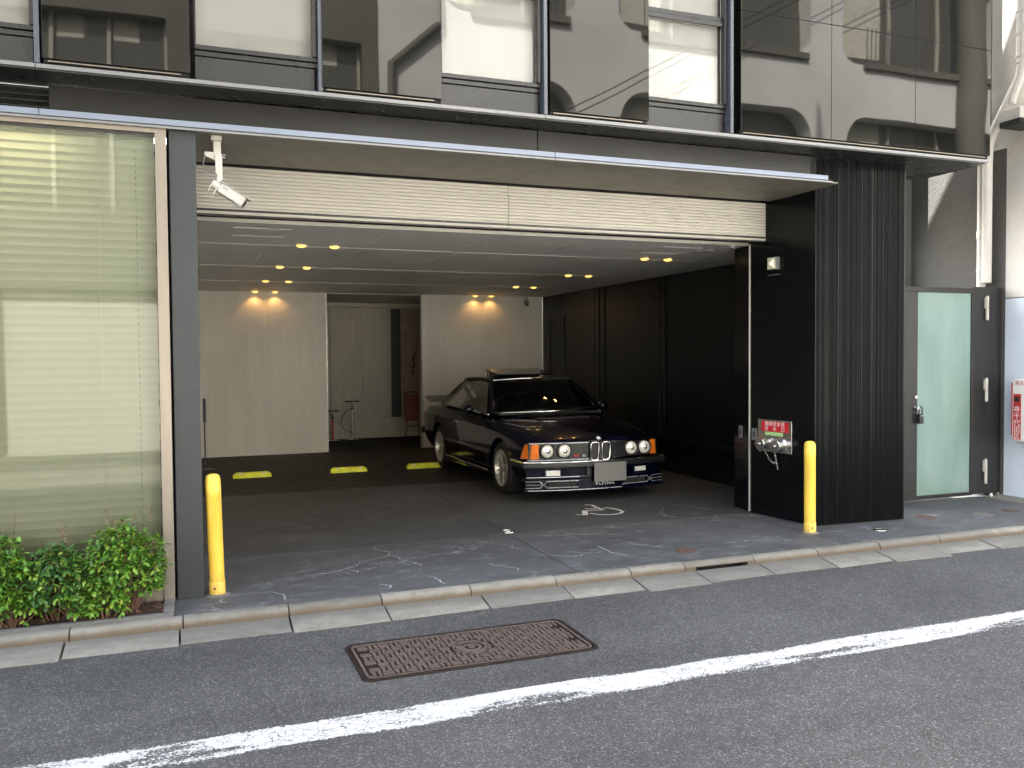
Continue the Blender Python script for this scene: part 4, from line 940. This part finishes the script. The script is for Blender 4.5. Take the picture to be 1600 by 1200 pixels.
def shrub(x, y, rx, ry, h, nl, mat, label, seed, flowers=3):
    rg = random.Random(seed)
    t = thing('nandina_shrub', label, 'shrub', (x,y,0.02), 'low shrubs in the bed under the shop window')
    st = MB(); mb = MB(); twigs = []
    for k in range(26):
        a = rg.uniform(0,6.28); r = math.sqrt(rg.random())
        tip = Vector((x+rx*r*math.cos(a), y+ry*r*math.sin(a), h*(.35+.62*rg.random()*(1-.45*r*r))))
        base = Vector((x+rx*.35*r*math.cos(a), y+ry*.35*r*math.sin(a), .015)); mid = (base+tip)/2+Vector((rg.uniform(-.02,.02),rg.uniform(-.02,.02),.02))
        st.tube([base,mid,tip],[.0045,.0035,.002],5); twigs.append((base,mid,tip))
    for k in range(nl//5):
        # a spray of leaflets held outward near the outside of the crown
        u = rg.uniform(0,6.28); v = rg.random()**.8; e = rg.choice((rg.uniform(.6,.95),rg.uniform(.8,1.0),rg.uniform(.95,1.17)))*(0.86+.14*math.sin(u*5+seed)*math.cos(v*7+seed))
        ph = (v*1.15-.18)*math.pi/2
        o = Vector((math.cos(u)*math.cos(ph)*rx, math.sin(u)*math.cos(ph)*ry, math.sin(ph)*h*.58))*e
        c = Vector((x,y,h*.40))+o
        if c.z < .03: c.z = .03+rg.random()*.06
        out = Vector((o.x/rx, o.y/ry, o.z/h+.15)).normalized()
        ax = (out+Vector((rg.uniform(-.5,.5),rg.uniform(-.5,.5),rg.uniform(-.2,.5)))).normalized()
        st.tube([c-ax*.05, c+ax*.03],[.0016,.001],4)
        for q in range(5):
            a = q*1.256+rg.uniform(-.3,.3); sd = ax.orthogonal().normalized(); bt = ax.cross(sd)
            dr = ax*.55+(sd*math.cos(a)+bt*math.sin(a))*.9+Vector((0,0,-.25))
            leaf(mb, c+ax*rg.uniform(-.02,.03)+dr*.006, dr, rg.uniform(.026,.060), rg.uniform(.016,.031), rg)
    st.build('stem', M['twig'], t, kind='stuff', smooth=60)
    mb.build('foliage', M[mat], t, kind='stuff')
    for k in range(flowers):
        a = rg.uniform(0,6.28); b = Vector((x+rx*.5*math.cos(a), y+ry*.5*math.sin(a), h*.9)); f = MB()
        tp_ = b+Vector((rg.uniform(-.06,.06),rg.uniform(-.03,.03),rg.uniform(.09,.19))); f.tube([b-Vector((0,0,.1)),(b+tp_)/2+Vector((.008,0,0)),tp_],.0016,5)
        for q in range(22):
            s_ = rg.random(); c = b.lerp(tp_, .45+.55*s_)+Vector((rg.gauss(0,.016),rg.gauss(0,.012),rg.gauss(0,.012)))
            leaf(f, c, Vector((rg.gauss(0,1),rg.gauss(0,1),rg.gauss(.3,.8))), .018, .006, rg)
        f.build('flower_stalk', M['dry_flower'], t)
    return t
shrub(-0.41,6.10,.26,.175,.57,3600,'leaf_bright','fullest bright green shrub beside the beige window post',21,5)
shrub(-0.80,6.10,.24,.175,.47,2800,'leaf_dark','darker shrub left of the fullest bush, with reddish tops',22,2)
shrub(-0.68,6.03,.14,.08,.24,600,'leaf_bright','low shrub at the granite edging in front of the darker bush',25,0)
shrub(-1.16,6.11,.26,.175,.56,2900,'leaf_bright','shrub at the left edge of the picture with pale young tips',23,3)
shrub(-1.05,6.03,.19,.08,.22,800,'leaf_bright','lowest light green shrub by the edging at the left edge',26,0)
shrub(-0.52,6.00,.16,.06,.26,650,'leaf_bright','low leafy front of the bed before the fullest bush, hanging over the edging',31,0)
shrub(-1.55,6.12,.22,.14,.45,900,'leaf_dark','shrub further left along the shop window',24,2)
lt = MB(); rl = random.Random(4)
for k in range(160):
    leaf(lt, Vector((rl.uniform(-1.3,-.18),rl.uniform(5.985,6.26),.034)), Vector((rl.gauss(0,1),rl.gauss(0,1),.12)), .03, .014, rl)
lt.build('fallen_leaves', M['dry_flower'], bed, kind='stuff')
# ================================================================== the parked car (built in its own axes: x to its left, -y forward)
CS = 1.03
car = thing('parked_car', 'black eighties coupe with four round headlights parked nose out in the garage', 'car', local=Matrix.Translation((4.425,9.75,0)) @ Matrix.Scale(CS,4))
def interp(T, y):
    for a, b in zip(T, T[1:]):
        if a[0] <= y <= b[0]:
            i = T.index(a); p = T[max(i-1,0)]; n = T[min(i+2,len(T)-1)]; f = (y-a[0])/(b[0]-a[0]); out = []
            for k in range(1, len(a)):
                h = b[0]-a[0]; m0 = (b[k]-p[k])/((b[0]-p[0]) or 1)*h; m1 = (n[k]-a[k])/((n[0]-a[0]) or 1)*h
                out.append((2*f**3-3*f*f+1)*a[k]+(f**3-2*f*f+f)*m0+(-2*f**3+3*f*f)*b[k]+(f**3-f*f)*m1)
            return out
    return list(T[-1][1:])
def bow(x): return 0.135*(abs(x)/0.86)**2.0
ST = [(-.90,.775,.40,.585,.655,.672),(-.88,.785,.32,.59,.668,.692),(-.82,.805,.28,.60,.688,.715),(-.65,.832,.26,.632,.722,.757),(-.40,.848,.24,.672,.762,.800),(0,.858,.21,.715,.808,.852),(.35,.862,.19,.742,.848,.895),
      (.70,.862,.19,.755,.872,.905),(1.3,.862,.19,.765,.885,.91),(2.0,.862,.19,.77,.892,.915),(2.5,.860,.20,.772,.895,.93),(2.95,.852,.23,.768,.890,.938),(3.35,.835,.27,.758,.878,.925),(3.66,.805,.33,.735,.855,.900),(3.74,.780,.40,.71,.835,.875)]
ys = []; y = -.90
while y < 3.74: ys.append(y); y += .03 if y < -.6 else .10
ys.append(3.74)
def ring_at(y):
    w, zb, zc, zs, zt = interp(ST, y)
    half = [(0,zb),(w-.16,zb),(w-.055,zb+.02),(w-.018,zb+.09),(w-.002,zb+.22),(w+.002,(zb+zc)/2+.08),(w,zc-.035),(w-.004,zc),(w-.022,zc+.022),(w-.050,zc+(zs-zc)*.55),(w-.078,zs-.012),(w-.105,zs),(w-.26,zs+(zt-zs)*.55),(w-.48,zs+(zt-zs)*.86),(0,zt)]
    pts = half + [(-x,z) for x, z in reversed(half[1:-1])]
    fade = max(0, 1-max(0,(y+.90))/.75); fb = max(0, (y-3.3)/.44)
    return [(x, y+bow(x)*fade**1.2-.07*(abs(x)/.8)**2.5*fb, z) for x, z in pts]
mb = MB(); rings = [ring_at(y) for y in ys]; n = len(rings[0])
mb.add([p for r_ in rings for p in r_], [(i*n+k,i*n+(k+1)%n,(i+1)*n+(k+1)%n,(i+1)*n+k) for i in range(len(rings)-1) for k in range(n)]+[tuple(range(n-1,-1,-1)),tuple(range((len(rings)-1)*n,len(rings)*n))])
AX = (0.0, 2.626); WR = .312
def cut(body, cutter):
    md = body.modifiers.new('arch','BOOLEAN'); md.operation = 'DIFFERENCE'; md.object = cutter; md.solver = 'EXACT'
    dg = bpy.context.evaluated_depsgraph_get(); me = bpy.data.meshes.new_from_object(body.evaluated_get(dg)); old = body.data
    body.modifiers.clear(); body.data = me; bpy.data.meshes.remove(old); bpy.data.objects.remove(cutter)
bd = mb.build('body', M['car_paint'], None)
cb = MB()
for ay in AX:
    for s in (-1,1): cb.lathe([(.362,0),(.362,.30)],(s*.60,ay,WR-.005),(s,0,0),40)
ct = cb.build('arch_cutter', M['black_trim'], None); cut(bd, ct)
bd.data.polygons.foreach_set('use_smooth',[True]*len(bd.data.polygons)); bd.data.set_sharp_from_angle(angle=R(32))
bd.name = 'body'; bd.data.name = 'body'; bd.parent = car; LOCAL.add(bd.name)
def part(mb_, name, mat, parent=None, **k): return mb_.build(name, M[mat], parent or car, **k)
# strips that follow the curve of the nose
def band(x0, x1, z0, z1, y0, th, n=14, rake=0.0):
    mb_ = MB(); V = []
    for i in range(n+1):
        x = x0+(x1-x0)*i/n; b = y0+bow(x)
        V += [(x,b,z0),(x,b+rake,z1),(x,b+th+rake,z1),(x,b+th,z0)]
    return mb_.add(V, [(i*4+k,i*4+(k+1)%4,(i+1)*4+(k+1)%4,(i+1)*4+k) for i in range(n) for k in range(4)]+[(0,1,2,3),(4*n+3,4*n+2,4*n+1,4*n)])
def NY(x, off=0): return -.915+bow(x)+off
part(band(-.80,.80,.478,.662,-.912,.05), 'grille_backing', 'black_trim')
part(band(-.80,-.13,.658,.672,-.928,.03), 'grille_trim', 'chrome'); part(band(.13,.80,.658,.672,-.928,.03), 'grille_trim', 'chrome')
part(band(-.82,-.13,.474,.487,-.930,.03), 'grille_trim', 'chrome'); part(band(.13,.82,.474,.487,-.930,.03), 'grille_trim', 'chrome')
for s in (-1,1):
    for k in range(7): part(band(min(s*.15,s*.36),max(s*.15,s*.36),.505+k*.021,.511+k*.021,-.922,.012,6), 'grille_slat', 'black_panel')
    for hx, hr in ((.605,.078),(.415,.078)):
        c = (s*hx, NY(hx,-.012), .577)
        h = part(MB().lathe([(hr+.012,.03),(hr+.012,0),(hr+.004,-.006),(hr-.002,-.002),(hr-.004,.012)],c,(0,1,0),28,caps=False), 'headlight', 'black_trim', smooth=40)
        part(MB().lathe([(hr-.004,.010),(hr*.86,-.004),(hr*.55,-.014),(hr*.25,-.019),(0,-.020)],c,(0,1,0),28,caps=False), 'lamp_glass', 'lamp_glass', h, smooth=60)
        part(MB().lathe([(hr*.30,-.019),(hr*.22,-.024),(0,-.026)],c,(0,1,0),18,caps=False), 'bulb_cap', 'chrome', h, smooth=60)
    # amber wrap-round indicator
    am_ = MB(); V = []
    for i in range(7):
        f = i/6; x = .700+.125*min(1,f*1.15); yy = NY(.70,-.008)+ (bow(x)-bow(.70)) + max(0,f-.55)*.22; hz0, hz1 = .492, .668-.02*f
        V += [(s*(x+.030*f),yy+.03*f,hz0),(s*(x-.012*f),yy,hz1),(s*(x-.03),yy+.04,hz1),(s*(x-.03),yy+.04,hz0)]
    am_.add(V, [(i*4+k,i*4+(k+1)%4,(i+1)*4+(k+1)%4,(i+1)*4+k) for i in range(6) for k in range(4)]+[(0,1,2,3),(27,26,25,24)])
    part(am_, 'indicator', 'amber_lens', smooth=30)
    # kidney grille
    kx0, kx1 = s*.022, s*.118; P = []
    for (px, pz) in ((kx0,.50),(kx0,.648),(kx0+s*.016,.664),(kx1-s*.02,.664),(kx1,.645),(kx1,.50),(kx1-s*.02,.468),(kx0+s*.014,.468)): P.append((px,-.945-(pz-.57)*.06,pz))
    kd = part(MB().tube(P,.0085,8,closed=True), 'kidney_grille', 'chrome', smooth=60)
    for k in range(4): part(MB().box(min(kx0,kx1)+.012+k*.020,min(kx0,kx1)+.016+k*.020,-.938,-.928,.475,.658), 'grille_bar', 'black_trim', kd)
part(MB().prism([(-.135,-.90),(-.125,-.935),(.125,-.935),(.135,-.90)],.462,.672), 'kidney_surround', 'black_trim')
part(MB().prism([(-.13,-.85),(-.13,-.945),(-.02,-.955),(.02,-.955),(.13,-.945),(.13,-.85)],.672,.690), 'kidney_hood_lip', 'car_paint', bevel=.006)
rd = part(MB().lathe([(.036,0),(.036,.005),(.030,.008),(0,.008)],(0,-.895,.700),(0,-.55,.83),24), 'hood_badge', 'chrome', smooth=40)
part(MB().lathe([(.024,.0085),(0,.009)],(0,-.895,.700),(0,-.55,.83),20,caps=False), 'badge_centre', 'mortar_blue', rd)
# model badge in the right-hand grille
text_mesh('badge_lettering','B10',.040,M['badge_red'],(-.285,NY(.29,-.022),.522),(1,-.10,0),(0,0,1),car,depth=.003)
text_mesh('badge_lettering','3.5',.034,M['silver_line'],(-.195,NY(.19,-.024),.521),(1,-.08,0),(0,0,1),car,depth=.003)
# bumper, fog lamps, air dam
bp = part(band(-.865,.865,.395,.448,-.985,.09,20), 'bumper', 'black_trim', bevel=.012)
part(band(-.865,.865,.449,.466,-.980,.085,20), 'bumper_bright_strip', 'chrome', bp, bevel=.006)
for s in (-1,1):
    part(MB().box(min(s*.845,s*.885),max(s*.845,s*.885),-.845,-.42,.395,.448), 'bumper_end', 'black_trim', bp, bevel=.010)
    part(MB().box(min(s*.845,s*.885),max(s*.845,s*.885),-.845,-.42,.449,.470), 'bumper_bright_strip', 'chrome', bp, bevel=.006)
part(band(-.83,.83,.16,.394,-.905,.10,20), 'air_dam', 'car_paint')
for s in (-1,1):
    x0, x1 = sorted((s*.46,s*.63))
    fg = part(band(x0,x1,.300,.368,-.925,.03,3), 'fog_lamp', 'chrome', bevel=.004)
    part(band(x0+.010,x1-.010,.308,.360,-.929,.01,3), 'lamp_glass', 'lamp_glass', fg)
part(band(-.16,.16,.225,.385,-.93,.03,6), 'plate_bracket', 'black_trim')
part(MB().box(-.10,.30,-.992,-.984,.228,.440), 'number_plate', 'plate_grey', bevel=.003)
part(band(-.86,.86,.268,.292,-.955,.09,20), 'spoiler_ledge', 'car_paint', bevel=.006)
sp = part(band(-.86,.86,.150,.262,-.950,.09,20,.006), 'front_spoiler', 'car_paint', bevel=.006)
part(band(-.86,.86,.135,.156,-.985,.10,20), 'spoiler_lip', 'car_paint', sp, bevel=.006)
part(band(-.84,.25,.151,.158,-.988,.008,14), 'pinstripe', 'silver_line', sp)
part(band(-.84,-.26,.292,.299,-.958,.008,8), 'pinstripe', 'silver_line', sp)
for s in (-1,1):
    x0, x1 = sorted((s*.29,s*.60)); part(band(x0,x1,.182,.246,-.954,.006,5), 'duct_opening', 'black_gap', sp)
    F = lambda x, z: (s*x, -.958+bow(x), z)
    part(MB().tube([F(.27,.180),F(.62,.180),F(.66,.214),F(.62,.250),F(.27,.250)],.0045,6), 'duct_outline', 'silver_line', sp)
    for z in (.180,.214,.250): part(MB().tube([F(.665 if z == .214 else .70,z),F(.76,z),F(.85,z)],.0032,6), 'pinstripe', 'silver_line', sp)
    part(MB().tube([F(.70,.180),F(.665,.214),F(.70,.250)],.0035,6), 'pinstripe', 'silver_line', sp)
text_mesh('spoiler_lettering','ALPINA',.044,M['silver_line'],(0.045,-.9585,.205),(1,0,0),(0,0,1),sp,depth=.002,spacing=1.25,stretch=1.35)
for s in (1,): part(MB().tube([(.50+.022*math.cos(a*.524),-.955+bow(.5),.232+.022*math.sin(a*.524)) for a in range(12)],.006,6,closed=True), 'tow_eye', 'black_trim', sp)
for s in (-1,1):
    part(MB().box(min(s*.855,s*.872),max(s*.855,s*.872),.42,2.22,.175,.235), 'side_skirt', 'car_paint', bevel=.008)
    part(MB().box(min(s*.860,s*.8745),max(s*.860,s*.8745),.42,2.22,.2365,.243), 'skirt_stripe', 'silver_line')
    part(MB().box(min(s*.858,s*.872),max(s*.858,s*.872),.40,2.24,.448,.478), 'rub_strip', 'black_trim', bevel=.004)
    part(MB().box(min(s*.860,s*.8735),max(s*.860,s*.8735),.40,2.24,.4785,.4845), 'rub_strip_insert', 'chrome')
    part(MB().box(min(s*.8585,s*.8625),max(s*.8585,s*.8625),1.885,1.891,.25,.885), 'door_gap', 'black_gap')
    part(MB().box(min(s*.8585,s*.8625),max(s*.8585,s*.8625),.455,.461,.25,.80), 'door_gap', 'black_gap')
    part(MB().box(min(s*.845,s*.870),max(s*.845,s*.870),1.66,1.80,.735,.757), 'door_handle', 'chrome', bevel=.005)
    mi = part(MB().lathe([(.0,-.10),(.035,-.095),(.058,-.05),(.062,0),(.058,.03),(.03,.045),(0,.048)],(s*.955,.86,.955),(s*.10,-1,.05),20), 'door_mirror', 'car_paint', smooth=60)
    part(MB().tube([(s*.80,.85,.905),(s*.87,.86,.935),(s*.93,.87,.95)],[.03,.022,.03],8), 'mirror_stalk', 'black_trim', mi, smooth=60)
    part(MB().lathe([(.052,0),(0,.001)],(s*.957,.902,.953),(s*.10,1,.02),18,caps=False), 'mirror_glass', 'chrome', mi)
# wheels
def wheel(ay, s):
    w = part(MB().lathe([(.200,-.105),(.268,-.110),(.298,-.095),(.311,-.06),(.312,0),(.311,.06),(.298,.095),(.268,.110),(.222,.104),(.214,.08),(.200,-.105)],(s*.735,ay,WR),(s,0,0),44,caps=False), 'wheel', 'tyre_rubber', smooth=35)
    part(MB().lathe([(.222,.103),(.218,.108),(.205,.104),(.200,.085),(.190,.070),(.188,-.02)],(s*.735,ay,WR),(s,0,0),44,caps=False), 'rim', 'rim_silver', w, smooth=35)
    part(MB().lathe([(.188,.03),(0,.03)],(s*.735,ay,WR),(s,0,0),30,caps=False), 'rim_well', 'black_trim', w)
    sp_ = MB()
    for k in range(20):
        a = 2*math.pi*k/20; d = Vector((0,math.cos(a),math.sin(a))); q = Vector((0,-math.sin(a),math.cos(a))); c = Vector((s*.735,ay,WR))
        sp_.obox(c+d*.125+Vector((s*.078,0,0)), d*.070+Vector((s*.006,0,0)), q*.0058, Vector((s*.010,0,0)))
    part(sp_, 'spokes', 'rim_silver', w, bevel=.002)
    part(MB().lathe([(.062,.05),(.058,.082),(.036,.092),(0,.094)],(s*.735,ay,WR),(s,0,0),24,caps=False), 'hub_cap', 'rim_silver', w, smooth=40)
for ay in AX:
    for s in (-1,1): wheel(ay, s)
part(MB().box(-.60,.60,-.55,3.3,.20,.34), 'underbody', 'black_gap')
# greenhouse
def L3(a, b, f): return tuple(a[i]+(b[i]-a[i])*f for i in range(3))
def curve3(l, m, r_, u):
    return tuple((1-u)**2*l[i]+2*u*(1-u)*(2*m[i]-.5*(l[i]+r_[i]))+u*u*r_[i] for i in range(3))
WB = ((-.755,.50,.925),(0,.23,.945),(.755,.50,.925)); WT = ((-.570,1.07,1.312),(0,.955,1.338),(.570,1.07,1.312))
RB = ((-.700,2.93,.945),(0,3.04,.955),(.700,2.93,.945)); RT = ((-.545,2.22,1.305),(0,2.30,1.332),(.545,2.22,1.305))
def patch(B_, T_):
    def f(u, v):
        b = curve3(*B_, u); t_ = curve3(*T_, u); return tuple(b[i]+(t_[i]-b[i])*v+(.018*math.sin(math.pi*v) if i == 2 else 0) for i in range(3))
    return f
part(MB().grid(patch(WB,WT),16,6), 'windscreen', 'car_glass', smooth=60)
part(MB().grid(patch(RB,RT),16,6), 'rear_window', 'car_glass', smooth=60)
def edge(B_, T_, e=0):
    f = patch(B_,T_); P = [f(i/16,0) for i in range(17)]+[f(1,j/6) for j in range(1,6)]+[f(1-i/16,1) for i in range(17)]+[f(0,1-j/6) for j in range(1,6)]
    return P
part(MB().tube(edge(WB,WT),.009,7,closed=True), 'windscreen_trim', 'chrome', smooth=60)
part(MB().tube(edge(RB,RT),.009,7,closed=True), 'rear_window_trim', 'chrome', smooth=60)
def roof(u, v):
    a = curve3(*WT, u); b = curve3(*RT, u); x = a[0]+(b[0]-a[0])*v; k = 1-(x/.57)**2
    return (x, a[1]+(b[1]-a[1])*v, a[2]+(b[2]-a[2])*v+.030*math.sin(math.pi*v)*(.5+.5*k)+.004)
rfm = MB().grid(roof,18,12); rfm.grid(lambda u,v: tuple(c-(.012 if i == 2 else 0) for i, c in enumerate(roof(u,v))),18,12,True)
rf = part(rfm, 'roof', 'car_paint', smooth=60)
part(MB().add([(-.40,1.26,1.372),(.40,1.26,1.372),(.40,1.80,1.440),(-.40,1.80,1.440),(-.40,1.26,1.386),(.40,1.26,1.386),(.40,1.80,1.456),(-.40,1.80,1.456)],[(0,3,2,1),(4,5,6,7),(0,1,5,4),(1,2,6,5),(2,3,7,6),(3,0,4,7)]), 'sunroof_panel', 'car_paint', rf, bevel=.006)
part(MB().box(-.385,-.375,1.75,1.77,1.345,1.44).box(.375,.385,1.75,1.77,1.345,1.44).box(-.38,.38,1.70,1.712,1.35,1.43), 'sunroof_arm', 'black_trim', rf)
for s in (-1,1):
    S = lambda y, z: (s*(.795-(z-.905)*.56), y, z)
    a = patch(WB,WT); c = patch(RB,RT); u = 0 if s < 0 else 1
    part(MB().tube([a(u,v/5) for v in range(6)],.026,10), 'pillar', 'car_paint', smooth=60)
    part(MB().tube([a(u,1)]+[roof(u,v/6) for v in range(1,6)]+[c(u,1)],.024,10), 'roof_rail', 'car_paint', smooth=60)
    W_ = [S(.66,.912),S(1.14,1.275),S(1.5,1.298),S(1.96,1.275),S(2.42,.965),S(2.36,.935)]
    sg_ = MB(); sg_.add([*W_], [tuple(range(6))]); gl_ = part(sg_, 'side_window', 'car_side_glass')
    part(MB().tube(W_,.007,6,closed=True), 'window_trim', 'chrome', gl_, smooth=60)
    part(MB().obox(S(1.70,1.11),(0,.012,0),(s*.006,0,0),(s*-.102,0,.182)), 'window_divider', 'black_trim', gl_)
    pl_ = MB(); O = [S(1.96,1.275),S(2.42,.965),S(2.36,.93),(s*.79,2.4,.90),(s*.72,3.0,.93),c(u,0),c(u,.5),c(u,1)]; I = [(x*.96,y,z-.012) for x, y, z in O]
    pl_.add(O+I,[tuple(range(8)),tuple(range(15,7,-1))]+[(k,(k+1)%8,(k+1)%8+8,k+8) for k in range(8)]); part(pl_, 'rear_pillar', 'car_paint')
    part(MB().tube([S(.55,.905),S(1.2,.915),S(1.9,.92),S(2.40,.93)],.008,6), 'belt_trim', 'chrome', smooth=60)
    part(MB().tube([(s*.66,-.70,.740),(s*.70,-.2,.812),(s*.72,.30,.868)],.0035,5), 'hood_seam', 'black_gap', smooth=60)
for x0, x1 in ((-.42,.02),(.10,.55)):
    part(MB().tube([(x0,.27+.1*abs(x0),.945),((x0+x1)/2,.27,.965),(x1,.33,.985)],.007,6), 'wiper', 'black_trim', smooth=60)
part(MB().box(-.35,.35,.05,.18,.862,.874), 'cowl_vent', 'black_trim', bevel=.004)
# cabin
part(MB().box(-.74,.74,.62,2.75,.905,.935), 'cabin_floor', 'interior_dark')
part(MB().prism_axis([(.42,.93),(.60,.965),(.85,.955),(.95,.90),(.42,.90)],-.70,.70,'x'), 'dashboard', 'interior_dark', smooth=30)
part(MB().tube([(-.36+.18*math.cos(a*math.pi/12),.98+.06*math.sin(a*math.pi/12)*.5,.985+.16*math.sin(a*math.pi/12)) for a in range(24)],.013,8,closed=True).cyl((-.36,.98,.98),(-.36,.80,.93),.03), 'steering_wheel', 'black_trim', smooth=60)
for x in (-.36,.36):
    st_ = part(MB().add([(x-.23,1.52,.92),(x+.23,1.52,.92),(x+.20,1.66,1.13),(x-.20,1.66,1.13),(x-.23,1.64,.92),(x+.23,1.64,.92),(x+.20,1.75,1.13),(x-.20,1.75,1.13)],[(0,1,2,3),(7,6,5,4),(0,4,5,1),(1,5,6,2),(2,6,7,3),(3,7,4,0)]), 'seat', 'interior_dark', bevel=.03)
    part(MB().box(x-.13,x+.13,1.68,1.77,1.15,1.27), 'headrest', 'interior_dark', st_, bevel=.03)
part(MB().box(-.6,.6,2.35,2.5,.93,1.08), 'rear_seat', 'interior_dark', bevel=.04)
part(MB().obox((0,1.05,1.245),(.11,0,0),(0,.012,0),(0,0,.032)), 'rear_view_mirror', 'black_trim', bevel=.008)
# tail
tb = part(MB().box(-.80,.80,3.72,3.86,.42,.52), 'rear_bumper', 'black_trim', bevel=.02)
part(MB().add([(-.74,3.45,.925),(.74,3.45,.925),(.72,3.84,.985),(-.72,3.84,.985),(-.74,3.45,.93),(.74,3.45,.93),(.72,3.85,1.005),(-.72,3.85,1.005)],[(0,3,2,1),(4,5,6,7),(0,1,5,4),(1,2,6,5),(2,3,7,6),(3,0,4,7)]), 'boot_spoiler', 'black_trim', bevel=.008)
for s in (-1,1): part(MB().box(min(s*.30,s*.76),max(s*.30,s*.76),3.735,3.765,.60,.76), 'tail_light', 'badge_red', bevel=.006)

# ================================================================== across the street (seen mirrored in the glass panels)
OY = -2.0
def rr_pts(x0, x1, z0, z1, rb_, rt_, n=8):
    P = []
    for cx_, cz_, r_, a0 in ((x1-rb_,z0+rb_,rb_,-90),(x1-rt_,z1-rt_,rt_,0),(x0+rt_,z1-rt_,rt_,90),(x0+rb_,z0+rb_,rb_,180)):
        for k in range(n+1):
            a = R(a0+90*k/n); P.append((cx_+r_*math.cos(a), cz_+r_*math.sin(a)))
    return P
def wall_with_holes(name, outer, holes, mat, parent, th):
    cu = bpy.data.curves.new(name,'CURVE'); cu.dimensions = '2D'; cu.fill_mode = 'BOTH'; cu.extrude = th/2
    for L in [outer]+holes:
        s_ = cu.splines.new('POLY'); s_.points.add(len(L)-1); s_.use_cyclic_u = True
        for p, (x, z) in zip(s_.points, L): p.co = (x,z,0,1)
    t_ = bpy.data.objects.new(name+'_c', cu); COL.objects.link(t_); dg = bpy.context.evaluated_depsgraph_get()
    me = bpy.data.meshes.new_from_object(t_.evaluated_get(dg)); bpy.data.objects.remove(t_); bpy.data.curves.remove(cu)
    for v in me.vertices: x, z, d = v.co; v.co = (x, OY-th/2+d, z)
    return finish(name, me, M[mat], parent)
ob = thing('arched_building', 'beige building with rounded window bays across the street, mirrored in the glass', 'building', (12,OY-4,0))
bays = [(2.6-5.4,6.95-5.25),(4.35,6.95),(7.86,12.43),(13.28,17.85),(18.7,23.2)]
bays = [(4.45,6.95),(7.86,12.43),(13.28,17.85),(18.7,23.2)]
holes = []
for (a, b) in bays:
    holes.append(rr_pts(a,b,3.9,6.80,.08,.62))
    holes.append(rr_pts(a-(0.0),b-.02,7.94,10.3,.36,.2))
    holes.append(rr_pts(a,b,0.1,3.0,.05,.3))
wall_with_holes('wall',[(3.2,-.1),(24,-.1),(24,11.0),(3.2,11.0)],holes,'opposite_wall',ob,.45)
MB().box(3.2,24,-9,OY-.9,-.1,10.99).build('core_wall', M['opposite_grey'], ob)
for (a, b) in bays:
    MB().box(a+.02,b-.02,OY-.30,OY-.28,0.1,3.0).build('roller_shutter', M['shutter_cream'], ob)  # pale closed shutters, added to bounce light into the garage
    for (z0, z1) in ((3.9,6.8),(7.94,10.3)):
        w = MB().box(a+.02,b-.02,OY-.42,OY-.40,z0,z1).build('window', M['opposite_dark'], ob)
        for k in (0.33,0.66): MB().box(a+(b-a)*k-.03,a+(b-a)*k+.03,OY-.40,OY-.35,z0,z1).build('frame', M['opposite_frame'], w)
        MB().box(a+(b-a)*.05,a+(b-a)*.28,OY-.399,OY-.385,z0+.3,z1).build('curtain', M['opposite_curtain'], w)
    MB().box(a+.5,b-.15,OY+.002,OY+.10,7.84,7.97).build('balcony_sill', M['opposite_grey'], ob)
    rl_ = MB()
    for k in range(16): rl_.box(a+.55+k*.11,a+.565+k*.11,OY+.04,OY+.055,7.97,8.7)
    rl_.build('balcony_bars', M['opposite_dark'], ob)
MB().cyl((16.78,OY+.12,0),(16.78,OY+.12,14),.30,n=20).build('pipe', M['opposite_grey'], ob, smooth=60)
MB().tube([(4.35,OY+.1,14),(4.35,OY+.1,7.55),(4.2,OY+.1,7.45),(3.4,OY+.1,6.75),(3.3,OY+.1,3)],.07,10).build('pipe', M['opposite_grey'], ob, smooth=60)
os_ = thing('grey_shop_building', 'darker grey building across the street, mirrored in the left glass panel', 'building', (-4,OY-4,0))
hl_ = [rr_pts(-8.9+k*3.1,-8.9+k*3.1+2.5,z0,z1,.02,.02,1) for k in range(4) for z0, z1 in ((0.2,2.8),(4.0,7.05),(8.4,10.6),)]
wall_with_holes('wall',[(-9.5,-.1),(3.18,-.1),(3.18,11.6),(-9.5,11.6)],hl_,'opposite_grey',os_,.25)
MB().box(-9.5,3.18,-9,OY-.9,-.1,11.59).build('core_wall', M['opposite_grey'], os_)
for k in range(4):
    MB().box(-8.9+k*3.1,-8.9+k*3.1+2.5,OY-.24,OY-.22,.2,2.8).build('roller_shutter', M['shutter_cream'], os_)  # same added pale shutters, bouncing light back across the street
    for z0, z1 in ((4.0,7.05),(8.4,10.6)):
        a = -8.9+k*3.1; w = MB().box(a,a+2.5,OY-.30,OY-.28,z0,z1).build('window', M['opposite_dark'], os_)
        for j in range(4): MB().box(a+j*.82,a+j*.82+.06,OY-.279,OY-.22,z0,z1).build('frame', M['opposite_frame'], w)
        for j in range(3): MB().box(a+.1+j*.82,a+.48+j*.82,OY-.2785,OY-.27,z1-.35,z1).build('blind', M['opposite_curtain'], w)
for i, dz in enumerate((0,.14)):
    o = MB().tube([(-20,-1.2,-8.64+dz*3),(6.805,-1.58,6.138+dz),(10.067,-1.58,7.935+dz),(24,-1.4,15.6+dz)],.012,6)
    o = MB().tube([(5.6,-1.58,5.47+dz),(6.805,-1.58,6.138+dz),(10.067,-1.58,7.935+dz),(24,-1.4,15.6+dz)],.012,6).build('overhead_cable', M['dark_plastic'], None)
    tag(o, ('lower' if i == 0 else 'upper')+' thin dark cable rising along the far facade, mirrored in the glass', 'cable', 'cables along the far facade')
